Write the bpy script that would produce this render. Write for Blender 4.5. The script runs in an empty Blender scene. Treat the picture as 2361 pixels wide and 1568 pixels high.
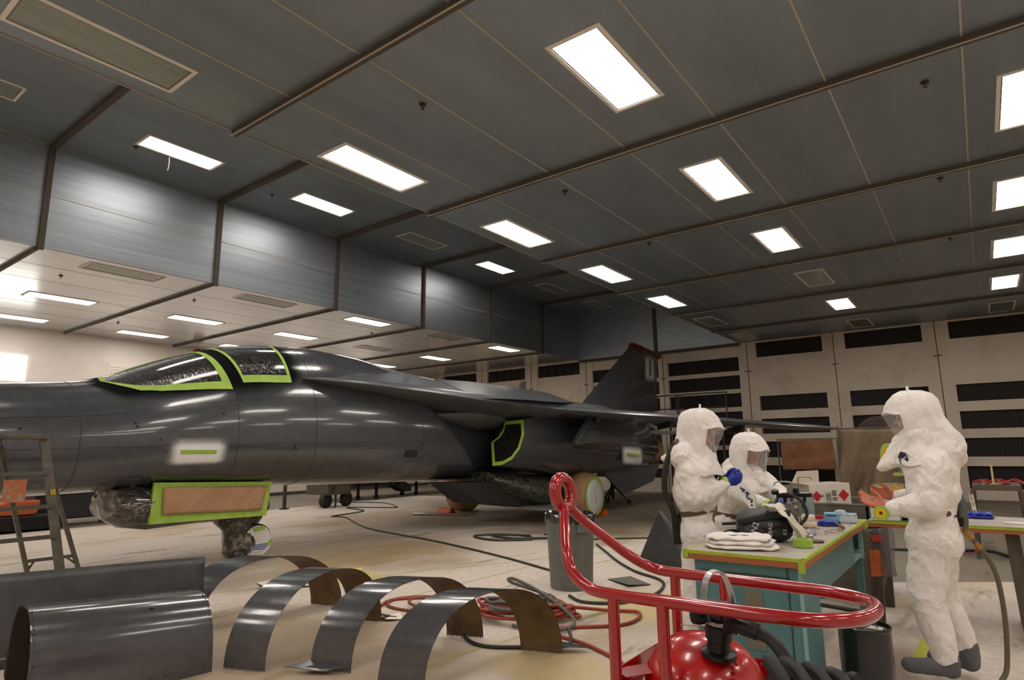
import bpy, bmesh, math, random
from mathutils import Vector, Matrix, Euler
random.seed(7)
S = bpy.context.scene
COL = S.collection
PI = math.pi

# ---------------- camera, world, exposure ----------------
cam_d = bpy.data.cameras.new('camera'); cam = bpy.data.objects.new('camera', cam_d); COL.objects.link(cam)
cam_d.sensor_fit = 'HORIZONTAL'; cam_d.sensor_width = 36.0; cam_d.lens = 36.0 * 1426.16 / 2361
cam_d.clip_start = 0.05; cam_d.clip_end = 200
YAW, PIT, ROL = 0.642409, 0.177411, -0.0118215
fw = Vector((-math.sin(YAW) * math.cos(PIT), math.cos(YAW) * math.cos(PIT), math.sin(PIT)))
rt = Vector((math.cos(YAW), math.sin(YAW), 0)); up = rt.cross(fw)
r2 = rt * math.cos(ROL) + up * math.sin(ROL); u2 = -rt * math.sin(ROL) + up * math.cos(ROL)
m = Matrix((r2, u2, -fw)).transposed().to_4x4(); m.translation = Vector((0, 0, 1.5))
cam.matrix_world = m
S.camera = cam
w = bpy.data.worlds.new('world'); S.world = w; w.use_nodes = True
w.node_tree.nodes['Background'].inputs[0].default_value = (0.02, 0.02, 0.02, 1)
w.node_tree.nodes['Background'].inputs[1].default_value = 1.0
S.view_settings.view_transform = 'Standard'; S.view_settings.look = 'None'
S.view_settings.gamma = 1.0; S.view_settings.use_curve_mapping = False
S.view_settings.exposure = 0.0
LIGHT_STRENGTH = 19.0

# ---------------- helpers ----------------
def lin(c):
    o = []
    for v in c[:3]:
        v = v / 255.0
        o.append(v / 12.92 if v <= 0.04045 else ((v + 0.055) / 1.055) ** 2.4)
    return (o[0], o[1], o[2], 1.0)

def mat(name, col, rough=0.5, metal=0.0, var=None, bump=None, emit=None, spec=None, alpha=None, trans=None, coat=None, stretch=None):
    """var=(scale, other colour, low, high) ; bump=(scale, strength, distance)"""
    mt = bpy.data.materials.new(name); mt.use_nodes = True
    nt = mt.node_tree; b = nt.nodes['Principled BSDF']
    b.inputs['Base Color'].default_value = lin(col)
    b.inputs['Roughness'].default_value = rough; b.inputs['Metallic'].default_value = metal
    if spec is not None: b.inputs['Specular IOR Level'].default_value = spec
    if alpha is not None: b.inputs['Alpha'].default_value = alpha
    if trans is not None: b.inputs['Transmission Weight'].default_value = trans
    if coat is not None: b.inputs['Coat Weight'].default_value = coat; b.inputs['Coat Roughness'].default_value = 0.08
    if emit: b.inputs['Emission Color'].default_value = lin(emit[0]); b.inputs['Emission Strength'].default_value = emit[1]
    tc = nt.nodes.new('ShaderNodeTexCoord'); mp = nt.nodes.new('ShaderNodeMapping')
    nt.links.new(tc.outputs['Object'], mp.inputs[0])
    if stretch: mp.inputs['Scale'].default_value = stretch
    if var:
        n = nt.nodes.new('ShaderNodeTexNoise'); n.inputs['Scale'].default_value = var[0]; n.inputs['Detail'].default_value = 6; n.inputs['Roughness'].default_value = .65
        r = nt.nodes.new('ShaderNodeValToRGB'); r.color_ramp.elements[0].position = var[2]; r.color_ramp.elements[1].position = var[3]
        r.color_ramp.elements[0].color = lin(col); r.color_ramp.elements[1].color = lin(var[1])
        nt.links.new(mp.outputs[0], n.inputs['Vector']); nt.links.new(n.outputs['Fac'], r.inputs[0]); nt.links.new(r.outputs[0], b.inputs['Base Color'])
    if bump:
        n = nt.nodes.new('ShaderNodeTexNoise'); n.inputs['Scale'].default_value = bump[0]; n.inputs['Detail'].default_value = 4
        bp = nt.nodes.new('ShaderNodeBump'); bp.inputs['Strength'].default_value = bump[1]; bp.inputs['Distance'].default_value = bump[2]
        nt.links.new(mp.outputs[0], n.inputs['Vector']); nt.links.new(n.outputs['Fac'], bp.inputs['Height']); nt.links.new(bp.outputs[0], b.inputs['Normal'])
    return mt

class M:
    def __init__(s): s.v = []; s.f = []
    def add(s, vs, fs):
        o = len(s.v); s.v += [tuple(p) for p in vs]; s.f += [tuple(i + o for i in f) for f in fs]; return s
    def box(s, a, b, rz=0, piv=None):
        x0, y0, z0 = a; x1, y1, z1 = b
        vs = [Vector(p) for p in ((x0,y0,z0),(x1,y0,z0),(x1,y1,z0),(x0,y1,z0),(x0,y0,z1),(x1,y0,z1),(x1,y1,z1),(x0,y1,z1))]
        if rz:
            c = Vector(piv) if piv else Vector(((x0+x1)/2, (y0+y1)/2, 0)); R = Matrix.Rotation(rz, 3, 'Z')
            vs = [R @ (p - c) + c for p in vs]
        return s.add(vs, [(0,3,2,1),(4,5,6,7),(0,1,5,4),(1,2,6,5),(2,3,7,6),(3,0,4,7)])
    def bar(s, p, q, w, h, upv=(0,0,1)):
        p = Vector(p); q = Vector(q); d = (q-p).normalized(); u = Vector(upv)
        if abs(d.dot(u)) > .99: u = Vector((0,1,0))
        r = d.cross(u).normalized(); u = r.cross(d).normalized()
        vs = []
        for c in (p, q):
            for a, b in ((-1,-1),(1,-1),(1,1),(-1,1)): vs.append(c + r*a*w/2 + u*b*h/2)
        return s.add(vs, [(0,1,2,3),(7,6,5,4),(0,4,5,1),(1,5,6,2),(2,6,7,3),(3,7,4,0)])
    def tube(s, path, r, n=12, closed=False, cap=True):
        P = [Vector(p) for p in path]; k = len(P); rs = r if isinstance(r, (list, tuple)) else [r]*k
        T = []
        for i in range(k):
            if closed: t = P[(i+1) % k] - P[i-1]
            else: t = P[min(i+1, k-1)] - P[max(i-1, 0)]
            T.append(t.normalized() if t.length > 1e-9 else Vector((0,0,1)))
        u = T[0].orthogonal().normalized(); o = len(s.v)
        fr = []
        for i in range(k):
            u = (u - T[i]*u.dot(T[i])); u = u.normalized() if u.length > 1e-6 else T[i].orthogonal().normalized()
            v = T[i].cross(u); fr.append((u.copy(), v))
        tw = 0
        if closed:
            uu = fr[-1][0]; uu = (uu - T[0]*uu.dot(T[0])).normalized()
            tw = math.atan2(uu.dot(fr[0][1]), uu.dot(fr[0][0]))
        for i in range(k):
            u_, v_ = fr[i]; a0 = -tw*i/k
            for j in range(n):
                a = 2*PI*j/n + a0
                s.v.append(tuple(P[i] + (u_*math.cos(a) + v_*math.sin(a))*rs[i]))
        for i in range(k if closed else k-1):
            for j in range(n):
                a = o+i*n+j; b = o+i*n+(j+1) % n; c = o+((i+1) % k)*n+(j+1) % n; d = o+((i+1) % k)*n+j
                s.f.append((a, b, c, d))
        if cap and not closed:
            s.f.append(tuple(o+j for j in range(n))[::-1]); s.f.append(tuple(o+(k-1)*n+j for j in range(n)))
        return s
    def loft(s, rings, cap=True, closed=True):
        n = len(rings[0]); o = len(s.v)
        for r in rings: s.v += [tuple(p) for p in r]
        for i in range(len(rings)-1):
            for j in range(n if closed else n-1):
                s.f.append((o+i*n+j, o+i*n+(j+1) % n, o+(i+1)*n+(j+1) % n, o+(i+1)*n+j))
        if cap:
            s.f.append(tuple(o+j for j in range(n))[::-1]); s.f.append(tuple(o+(len(rings)-1)*n+j for j in range(n)))
        return s
    def lathe(s, prof, c=(0,0,0), n=32, axis=(0,0,1)):
        c = Vector(c); a = Vector(axis).normalized(); u = a.orthogonal().normalized(); v = a.cross(u)
        rings = [[c + a*h + (u*math.cos(2*PI*j/n) + v*math.sin(2*PI*j/n))*max(r, 1e-4) for j in range(n)] for r, h in prof]
        return s.loft(rings)
    def prism(s, poly, ext):
        e = Vector(ext); a = [Vector(p) for p in poly]; n = len(a); o = len(s.v)
        s.v += [tuple(p) for p in a] + [tuple(p+e) for p in a]
        s.f.append(tuple(o+i for i in range(n))[::-1]); s.f.append(tuple(o+n+i for i in range(n)))
        for i in range(n): s.f.append((o+i, o+(i+1) % n, o+n+(i+1) % n, o+n+i))
        return s
    def ell(s, c, r, nu=16, nv=10, R=None):
        c = Vector(c); rings = []
        for i in range(nv+1):
            t = PI*i/nv; rings.append([])
            for j in range(nu):
                a = 2*PI*j/nu; p = Vector((math.sin(t)*math.cos(a)*r[0], math.sin(t)*math.sin(a)*r[1], -math.cos(t)*r[2]))
                if i in (0, nv): p = Vector((p.x*.0+math.cos(a)*1e-4, math.sin(a)*1e-4, p.z))
                if R: p = R @ p
                rings[-1].append(c+p)
        return s.loft(rings)
    def grid(s, fn, nu, nv, thick=0.0):
        o = len(s.v)
        for i in range(nu+1):
            for j in range(nv+1): s.v.append(tuple(fn(i/nu, j/nv)))
        for i in range(nu):
            for j in range(nv):
                a = o+i*(nv+1)+j; s.f.append((a, a+nv+1, a+nv+2, a+1))
        return s
    def build(s, name, mt, parent=None, smooth=None, bev=None, solid=None, sub=None):
        me = bpy.data.meshes.new(name); me.from_pydata(s.v, [], s.f); me.update()
        bm = bmesh.new(); bm.from_mesh(me); bmesh.ops.recalc_face_normals(bm, faces=bm.faces); bm.to_mesh(me); bm.free()
        o = bpy.data.objects.new(name, me); COL.objects.link(o)
        for q in (mt if isinstance(mt, (list, tuple)) else [mt]): me.materials.append(q)
        if smooth is not None:
            for p in me.polygons: p.use_smooth = True
            me.set_sharp_from_angle(angle=math.radians(smooth))
        if sub: d = o.modifiers.new('sub', 'SUBSURF'); d.levels = sub; d.render_levels = sub
        if solid: d = o.modifiers.new('solid', 'SOLIDIFY'); d.thickness = solid; d.offset = 0
        if bev: d = o.modifiers.new('bev', 'BEVEL'); d.width = bev; d.segments = 2; d.limit_method = 'ANGLE'
        if parent: o.parent = parent
        return o

def rebase(root, loc):
    """move a thing's origin to its base without moving its parts"""
    root.location = loc
    for c in root.children: c.matrix_parent_inverse = Matrix.Translation(-Vector(loc))
def thing(name, label, cat, group=None):
    o = bpy.data.objects.new(name, None); o.empty_display_size = .1; COL.objects.link(o)
    o['label'] = label; o['category'] = cat
    if group: o['group'] = group
    return o
def tag(o, label, cat, group=None):
    o['label'] = label; o['category'] = cat
    if group: o['group'] = group
    return o
def struct(o): o['kind'] = 'structure'; return o
def copy_tree(o, parent=None):
    c = o.copy(); COL.objects.link(c)
    if parent: c.parent = parent; c.matrix_parent_inverse = o.matrix_parent_inverse.copy()
    for ch in list(o.children): copy_tree(ch, c)
    return c
def spline(pts, n=8):
    P = [Vector(p) for p in pts]; out = []
    for i in range(len(P)-1):
        p0 = P[max(i-1, 0)]; p1 = P[i]; p2 = P[i+1]; p3 = P[min(i+2, len(P)-1)]
        for k in range(n):
            t = k/n
            out.append(0.5*((2*p1) + (-p0+p2)*t + (2*p0-5*p1+4*p2-p3)*t*t + (-p0+3*p1-3*p2+p3)*t**3))
    out.append(P[-1]); return out
def text(name, s, size, mt, parent, mtx, ext=0.001):
    cu = bpy.data.curves.new(name, 'FONT'); cu.body = s; cu.size = size; cu.extrude = ext; cu.align_x = 'CENTER'; cu.align_y = 'CENTER'
    t = bpy.data.objects.new(name, cu); COL.objects.link(t)
    dg = bpy.context.evaluated_depsgraph_get(); me = bpy.data.meshes.new_from_object(t.evaluated_get(dg)); bpy.data.objects.remove(t)
    o = bpy.data.objects.new(name, me); COL.objects.link(o); me.materials.clear(); me.materials.append(mt)
    me.transform(mtx)
    if parent: o.parent = parent
    return o
def frame(c, xd, yd):
    x = Vector(xd).normalized(); y = Vector(yd); y = (y - x*y.dot(x)).normalized(); z = x.cross(y)
    mm = Matrix((x, y, z)).transposed().to_4x4(); mm.translation = Vector(c); return mm

# ---------------- materials ----------------
def metal_sheet(name, c, rough, metal, strx, fine=True):
    mt = mat(name, c, rough, metal, var=(1.6, tuple(v*1.12 for v in c), .35, .7), bump=(3.0, .12, .02), stretch=strx)
    nt = mt.node_tree; b = nt.nodes['Principled BSDF']
    if not fine: return mt
    n = nt.nodes.new('ShaderNodeTexNoise'); n.inputs['Scale'].default_value = 40; n.inputs['Detail'].default_value = 3
    tc = nt.nodes.new('ShaderNodeTexCoord'); nt.links.new(tc.outputs['Object'], n.inputs['Vector'])
    r = nt.nodes.new('ShaderNodeMapRange'); r.inputs[3].default_value = rough-.07; r.inputs[4].default_value = rough+.1
    nt.links.new(n.outputs['Fac'], r.inputs[0]); nt.links.new(r.outputs[0], b.inputs['Roughness'])
    return mt
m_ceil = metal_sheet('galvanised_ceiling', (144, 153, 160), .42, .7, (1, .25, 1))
m_ceilL = metal_sheet('galvanised_low_ceiling', (206, 208, 210), .19, .65, (1, .2, 1), False)  # paler copy of the ceiling sheet: reflected wall brightness put into its colour
m_soff = metal_sheet('galvanised_soffit', (152, 158, 164), .43, .85, (1, .15, 6))
m_beam = mat('beam_dark', (84, 78, 72), .7, .2, var=(6, (92, 78, 62), .4, .7))
m_seam = mat('seam_light', (176, 168, 152), .5, .1)
m_white = mat('white_painted_wall', (232, 224, 216), .6, var=(.8, (214, 204, 192), .5, .85), bump=(20, .1, .005))
m_bwall = mat('off_white_steel', (214, 200, 182), .6, var=(.9, (168, 154, 134), .5, .9), bump=(12, .15, .004))
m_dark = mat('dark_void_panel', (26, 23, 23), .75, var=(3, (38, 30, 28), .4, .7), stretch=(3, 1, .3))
m_frame = mat('fixture_frame', (232, 226, 216), .45, .05); m_lip = mat('fixture_lip', (120, 112, 102), .5, .2)
m_glass_dark = mat('unlit_diffuser', (150, 156, 146), .15, 0, var=(5, (118, 126, 118), .4, .6), stretch=(12, .3, 1))
m_lit = mat('lit_diffuser', (255, 250, 240), .4, emit=((255, 246, 236), LIGHT_STRENGTH))

# ---------------- floor ----------------
def floor_mat(name, base, stain, dark, bump=.1, stains=()):
    mt = bpy.data.materials.new(name); mt.use_nodes = True; nt = mt.node_tree; b = nt.nodes['Principled BSDF']
    b.inputs['Roughness'].default_value = .55; b.inputs['Specular IOR Level'].default_value = .35
    tc = nt.nodes.new('ShaderNodeTexCoord')
    def noise(sc, st, off, det=5, ro=.6):
        mp = nt.nodes.new('ShaderNodeMapping'); mp.inputs['Scale'].default_value = st; mp.inputs['Location'].default_value = off
        n = nt.nodes.new('ShaderNodeTexNoise'); n.inputs['Scale'].default_value = sc; n.inputs['Detail'].default_value = det; n.inputs['Roughness'].default_value = ro
        nt.links.new(tc.outputs['Object'], mp.inputs[0]); nt.links.new(mp.outputs[0], n.inputs['Vector']); return n.outputs['Fac']
    def ramp(v, a, bb):
        r = nt.nodes.new('ShaderNodeMapRange'); r.interpolation_type = 'SMOOTHSTEP'; r.inputs[1].default_value = a; r.inputs[2].default_value = bb; nt.links.new(v, r.inputs[0]); return r.outputs[0]
    def mix(fac, c1, c2, blend='MIX'):
        x = nt.nodes.new('ShaderNodeMix'); x.data_type = 'RGBA'; x.blend_type = blend
        nt.links.new(fac, x.inputs[0])
        for i, c in ((6, c1), (7, c2)):
            if isinstance(c, tuple): x.inputs[i].default_value = lin(c)
            else: nt.links.new(c, x.inputs[i])
        return x.outputs[2]
    c = mix(ramp(noise(.5, (1, .4, 1), (3, 1, 0)), .5, .68), base, stain)
    c = mix(ramp(noise(.3, (1, .3, 1), (9, 4, 0), 4), .56, .72), c, dark)
    c = mix(ramp(noise(14, (1, 1, 1), (0, 0, 0), 6, .7), .35, .8), c, tuple(v*.86 for v in base))
    c = mix(ramp(noise(2.4, (1, .22, 1), (5, 0, 0), 6, .7), .56, .72), c, tuple(v*.72 for v in stain))
    # overspray stains with their own places on the floor
    sep = nt.nodes.new('ShaderNodeSeparateXYZ'); nt.links.new(tc.outputs['Object'], sep.inputs[0])
    wob = noise(.9, (1, 1, 1), (2, 7, 0), 5, .65)
    def math_(op, a, b_):
        q = nt.nodes.new('ShaderNodeMath'); q.operation = op
        for i, x in enumerate((a, b_)):
            if isinstance(x, (int, float)): q.inputs[i].default_value = x
            elif x is not None: nt.links.new(x, q.inputs[i])
        return q.outputs[0]
    for cx_, cy_, rx_, ry_, st_, col_ in stains:
        dx_ = math_('DIVIDE', math_('SUBTRACT', sep.outputs[0], cx_), rx_); dy_ = math_('DIVIDE', math_('SUBTRACT', sep.outputs[1], cy_), ry_)
        d2 = math_('ADD', math_('MULTIPLY', dx_, dx_), math_('MULTIPLY', dy_, dy_))
        d3 = math_('ADD', d2, math_('MULTIPLY', math_('SUBTRACT', wob, .5), 2.4))
        c = mix(math_('MULTIPLY', ramp(d3, 1.3, .15), st_), c, col_)
    nt.links.new(c, b.inputs['Base Color'])
    bp = nt.nodes.new('ShaderNodeBump'); bp.inputs['Strength'].default_value = bump; bp.inputs['Distance'].default_value = .01
    nt.links.new(noise(5, (1, .2, 1), (0, 0, 0), 3), bp.inputs['Height']); nt.links.new(bp.outputs[0], b.inputs['Normal'])
    return mt
m_floor = floor_mat('concrete_floor', (136, 126, 112), (120, 106, 86), (98, 88, 74))
m_tarp = floor_mat('floor_paper', (216, 203, 190), (176, 150, 104), (134, 118, 98), .2, [(-4.3, 3.1, 2.1, 1.2, .7, (142, 118, 86)), (-8.2, 6.6, 2.6, 1.8, .75, (146, 122, 84)), (-10.8, 9.8, 2.4, 2.2, .65, (152, 130, 88)), (-6.6, 11.6, 2.6, 2.6, .85, (112, 98, 78)), (-8.5, 4.2, 1.8, 1.0, .6, (128, 110, 88)), (-2.7, 5.9, .8, .7, .6, (196, 172, 92)), (-6.3, 5.2, .5, .4, .7, (204, 184, 84)), (-1.2, 7.4, .7, .35, .5, (196, 176, 104)), (-2.6, 3.9, .7, .4, .5, (188, 162, 92)), (-.75, 5.4, .3, .5, .45, (150, 96, 84))])

# world extents
XL, XR, YB, YF, ZC, ZT = -20.7, 6.0, -7.0, 21.1, 5.0, 6.84
XS, XE = -12.4, -6.19   # soffit and main ceiling edge
struct(M().box((XL, YB, -.1), (XR, YF, 0)).build('floor', m_floor))
# white protective paper over part of the floor
tp = M().prism([(-15.9, YB+.3, .001), (4.5, YB+.3, .001), (4.5, 12.3, .001), (.16, 9.15, .001), (-1.9, 7.75, .001), (-3.0, 9.2, .001), (-5.2, 11.6, .001), (-7.0, 13.1, .001), (-10.5, 14.6, .001), (-14.1, 15.9, .001), (-16.0, 15.9, .001), (-15.5, 8.0, .001)], (0, 0, .004))
struct(tp.build('floor_paper', m_tarp))
# faint pencil-green tape lines on the paper
m_line = mat('faint_green_tape', (170, 172, 110), .6)
ln = M()
for a, b, wd in (((-5.03, 4.31), (-4.93, 7.2), .02), ((-5.03, 4.31), (-5.3, -1), .02), ((-3.45, 3.01), (-3.26, 4.03), .035), ((-3.26, 4.03), (-2.9, 6.4), .025), ((-6.24, 4.70), (-5.49, 7.9), .02), ((-4.91, 9.59), (-5.07, 11.34), .025), ((-7.0, 3.6), (-4.6, 8.6), .02), ((-4.4, 7.2), (-3.7, 12), .02)):
    ln.bar((a[0], a[1], .006), (b[0], b[1], .006), wd, .002)
struct(ln.build('trim_1', m_line))
o = M().bar((-.56, 5.2, .007), (-.5, 6.9, .007), .075, .002).build('floor_tape', mat('yellow_green_tape', (176, 180, 62), .6)); tag(o, 'wide yellow-green tape stripe on the floor behind the standing man in grey overshoes', 'tape')

# ---------------- ceilings ----------------
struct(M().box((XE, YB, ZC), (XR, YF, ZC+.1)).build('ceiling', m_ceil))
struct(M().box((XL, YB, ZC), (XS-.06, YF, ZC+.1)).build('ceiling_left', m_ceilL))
struct(M().box((XS-.05, YB, ZT), (XE+.05, YF, ZT+.1)).build('ceiling_raised', m_ceil))
struct(M().box((XS-.06, YB, ZC), (XS, YF, ZT)).build('wall_soffit_left', m_soff))
struct(M().box((XE, YB, ZC+.1), (XE+.06, YF, ZT)).build('wall_soffit_right', m_soff))
struct(M().box((XS, YF-.06, ZC), (XE, YF, ZT)).build('wall_soffit_back', m_soff))
BY = [3.19 + 3.03*k for k in range(-3, 6)]
for i, y in enumerate(BY):
    b = M().box((XE, y, ZC-.07), (XR, y+.05, ZC)).box((XL, y, ZC-.05), (XS, y+.05, ZC))
    b.box((XS, y, ZT-.09), (XE, y+.09, ZT)); b.box((XS, y+.01, ZC-.05), (XS+.05, y+.1, ZT)); b.box((XE-.05, y+.01, ZC), (XE, y+.1, ZT))
    struct(b.build('trim_beam', m_beam))
sm = M()
for y in BY: sm.box((XE, y-.012, ZC-.074), (XR, y+.004, ZC-.066))
for k in range(10): 
    x = -5.12 + 1.075*k
    for i in range(len(BY)-1): sm.box((x-.009, BY[i]+.05, ZC-.006), (x+.009, BY[i+1], ZC))
for k in range(7):
    x = XL + 1.2*k+.6
sm.box((XS, YB, 5.92), (XS+.004, YF, 5.935)); sm.box((XE-.01, YB, ZC-.012), (XE, YF, ZC))
sm.box((XS, YB, ZT-.012), (XS+.012, YF, ZT))
struct(sm.build('trim_seams', m_seam))
dl = M()
for k in range(1, 7): dl.box((XL+1.18*k, YB, ZC-.002), (XL+1.18*k+.005, YF, ZC))
dl.box((-9.3, YB, ZT-.003), (-9.288, YF, ZT)); dl.box((-9.25+.0, YF-.075, ZC), (-9.1, YF-.06, ZT)); dl.box((XS, YF-.09, ZC-.1), (XE, YF-.03, ZC))
struct(dl.build('trim_joints', m_beam))
# ---------------- walls ----------------
struct(M().box((XL-.1, YB, 0), (XL, YF, ZC)).build('wall_left', m_white))
struct(M().box((XR, YB, 0), (XR+.1, YF, ZC)).build('wall_right', m_white))
struct(M().box((XL, YB-.1, 0), (XR, YB, ZT)).build('wall_front', m_bwall))
struct(M().box((XL, YF+.12, 0), (XR, YF+.2, ZT)).build('wall_back', m_dark))
# off-white steel skin of the back wall, openings left between its boards
bw = M()
COLS = [-20.7, -19.82, -17.8, -17.17, -15.13, -14.49, -12.46, -11.88, -9.15, -8.79, -6.27, -5.69, -3.68, -3.05, -1.06, -.42, 1.57, 2.2, 4.2, 6.0]
solid = [(COLS[i], COLS[i+1]) for i in range(0, len(COLS), 2)]
bays = [(COLS[i], COLS[i+1]) for i in range(1, len(COLS)-1, 2)]
for a, b in solid: bw.box((a, YF, 0), (b, YF+.12, ZC))
for a, b in bays:
    if abs(a+11.88) < .1 or abs(a+8.79) < .1: rows = [(4.54, ZC), (3.92, 4.07), (3.32, 3.46), (2.71, 2.86), (2.1, 2.25), (1.45, 1.6), (.0, .5), (.82, .97)]
    else: rows = [(4.95, ZC), (3.17, 4.46), (2.43, 2.70), (1.70, 1.95), (.95, 1.2), (0, .35)]
    for c, d in rows: bw.box((a, YF+.02, c), (b, YF+.1, d))
struct(bw.build('wall_back_frame', m_bwall))
rv = M()
for a, b in solid:
    x = (a+b)/2
    rv.box((x-.012, YF-.006, 0), (x+.012, YF, ZC)); rv.box((x-.1, YF-.012, 4.0), (x+.1, YF, 4.03))
struct(rv.build('trim_2', m_beam))
mu = M()
for a, b in bays:
    for k in range(1, 5):
        x = a + (b-a)*k/5; mu.box((x-.012, YF+.08, .4), (x+.012, YF+.115, 4.95))
struct(mu.build('trim_mullions', mat('mullion', (44, 36, 32), .7)))
# baseboard stripe
struct(M().box((XL, YB, 0), (XL+.03, YF, .12)).build('baseboard_left', m_beam))

# ---------------- ceiling fixtures ----------------
def fixture(lit, label, x, y, z, group):
    t = thing('ceiling_light', label, 'ceiling light', group)
    fr = M(); a, b = .271, .674; wd = .036
    fr.box((-a, -b, -.012), (a, -b+wd, 0)); fr.box((-a, b-wd, -.012), (a, b, 0)); fr.box((-a, -b+wd, -.012), (-a+wd, b-wd, 0)); fr.box((a-wd, -b+wd, -.012), (a, b-wd, 0))
    for sx in (-1, 1):
        for k in range(5): fr.box((sx*(a-.02)-.004, -b+.1+k*.285-.004, -.014), (sx*(a-.02)+.004, -b+.1+k*.285+.004, -.012))
    fr.build('frame', m_frame, t)
    lp = M(); g_ = wd+.014
    lp.box((-a+wd, -b+wd, -.006), (a-wd, -b+g_, 0)); lp.box((-a+wd, b-g_, -.006), (a-wd, b-wd, 0)); lp.box((-a+wd, -b+g_, -.006), (-a+g_, b-g_, 0)); lp.box((a-g_, -b+g_, -.006), (a-wd, b-g_, 0))
    lp.build('inner_lip', m_lip, t)
    M().box((-a+g_, -b+g_, -.004), (a-g_, b-g_, .0)).build('diffuser', m_lit if lit else m_glass_dark, t)
    t.location = (x, y, z-.001); return t
protoL = fixture(True, '', 0, 0, 0, ''); protoD = fixture(False, '', 0, 0, 0, '')
ordn = ['first', 'second', 'third', 'fourth', 'fifth', 'sixth', 'seventh', 'eighth']
def row(rowname, x, z, ks, y0=4.80):
    for k, lit in ks:
        src = protoL if lit else protoD
        t = copy_tree(src); t.location = (x, y0+3.03*k, z-.001)
        st = 'lit' if lit else 'unlit'
        if k < -1: lb = '%s ceiling light behind the viewpoint, %s' % (st, rowname); t['group'] = '%s lights of the %s behind the viewpoint' % (st, rowname)
        else: lb = '%s ceiling light, %s from near end, %s' % (st, ordn[k+1], rowname); t['group'] = 'ceiling lights of the ' + rowname
        t['label'] = lb
row('edge row of main ceiling', -5.70, ZC, [(-3, 1), (-2, 1), (-1, 0), (0, 1), (1, 1), (2, 1), (3, 1), (4, 0), (5, 0)])
row('middle row of main ceiling', -2.42, ZC, [(-3, 1), (-2, 1), (-1, 1), (0, 1), (1, 1), (2, 1), (3, 0), (4, 1), (5, 0)])
row('rightmost row of main ceiling', .78, ZC, [(-3, 1), (-2, 1), (-1, 1), (0, 1), (1, 1), (2, 1), (3, 1), (4, 1), (5, 0)])
row('row right of the picture', 3.9, ZC, [(-3, 1), (-2, 1), (-1, 1), (0, 1), (1, 1), (2, 1), (3, 1)])
row('left row of raised ceiling', -10.93, ZT, [(-3, 1), (-2, 1), (-1, 0), (0, 1), (1, 1), (2, 0), (3, 1), (4, 0), (5, 0)], 4.75)
row('right row of raised ceiling', -7.65, ZT, [(-3, 1), (-2, 1), (-1, 1), (0, 1), (1, 1), (2, 1), (4, 0)], 4.75)
row('low left ceiling, row beside soffit', -12.97, ZC, [(-3, 1), (-2, 1), (0, 0), (1, 0), (2, 1), (3, 0), (4, 1)], 4.76)
row('low left ceiling, middle row', -16.25, ZC, [(-3, 1), (-2, 1), (-1, 1), (0, 1), (1, 1), (2, 1), (3, 0), (4, 1)], 4.76)
row('low left ceiling, row beside white wall', -19.35, ZC, [(-3, 1), (-2, 1), (-1, 1), (0, 1), (1, 1), (2, 1), (3, 1), (4, 1)], 4.76)
for p in (protoL, protoD):
    for c in list(p.children): bpy.data.objects.remove(c)
    bpy.data.objects.remove(p)
# sprinkler heads
m_spr = mat('sprinkler_metal', (72, 62, 54), .4, .6)
def sprinkler(x, y, z, lb):
    t = thing('sprinkler_head', lb, 'sprinkler', 'sprinkler heads on the ceiling')
    M().lathe([(.001, 0), (.05, 0), (.045, -.02), (.02, -.028), (.001, -.03)], n=16).build('escutcheon', m_spr, t, smooth=40)
    M().tube([(0, 0, -.02), (0, 0, -.045)], .009, 8).tube([(-.009, 0, -.04), (-.013, 0, -.055), (0, 0, -.07)], .003, 6).tube([(.009, 0, -.04), (.013, 0, -.055), (0, 0, -.07)], .003, 6).lathe([(.001, -.07), (.024, -.07), (.024, -.074), (.001, -.075)], n=14).build('deflector', m_spr, t)
    t.location = (x, y, z); t.scale = (.78, .78, .78)
for x, y, z, lb in [(-4.18, 4.11, ZC, 'sprinkler head left of the big near ceiling light'), (-.05, 6.84, ZC, 'sprinkler head on the main ceiling at upper right'),
    (-.05, 9.59, ZC, 'sprinkler head on the main ceiling just past the third cross beam at right'), (-4.18, 6.84, ZC, 'sprinkler head in the middle of the main ceiling, between second and third cross beams'),
    (-4.20, 9.59, ZC, 'sprinkler head in the middle of the main ceiling, past the third cross beam'), (-.05, 12.6, ZC, 'sprinkler head on the main ceiling at right, just before the fifth cross beam'),
    (-14.13, 4.09, ZC, 'sprinkler head on the low left ceiling, nearest the viewer'), (-14.13, 6.7, ZC, 'sprinkler head on the low left ceiling below the second soffit post'),
    (-18.1, 6.64, ZC, 'sprinkler head near the white wall above the round red lamp side'), (-13.96, 9.2, ZC, 'sprinkler head on the low left ceiling beside the third cross beam'),
    (-18.1, 9.2, ZC, 'sprinkler head near the white wall behind the canopy'), (-14.18, 11.98, ZC, 'sprinkler head on the low left ceiling farthest along'),
    (-11.3, 4.14, ZT, 'sprinkler head at the corner of the first lit light in the raised ceiling'), (-11.3, 6.78, ZT, 'sprinkler head left of the second lit light in the raised ceiling')]:
    sprinkler(x, y, z, lb)
o = M().tube([(-11.2, 4.66, ZT-.01), (-11.2, 4.67, ZT-.16), (-11.22, 4.66, ZT-.28)], .007, 8).build('pull_cord', mat('cord_dull', (128, 122, 112), .7)); tag(o, 'short pull cord hanging below the lit light over the soffit', 'cord')
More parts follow.
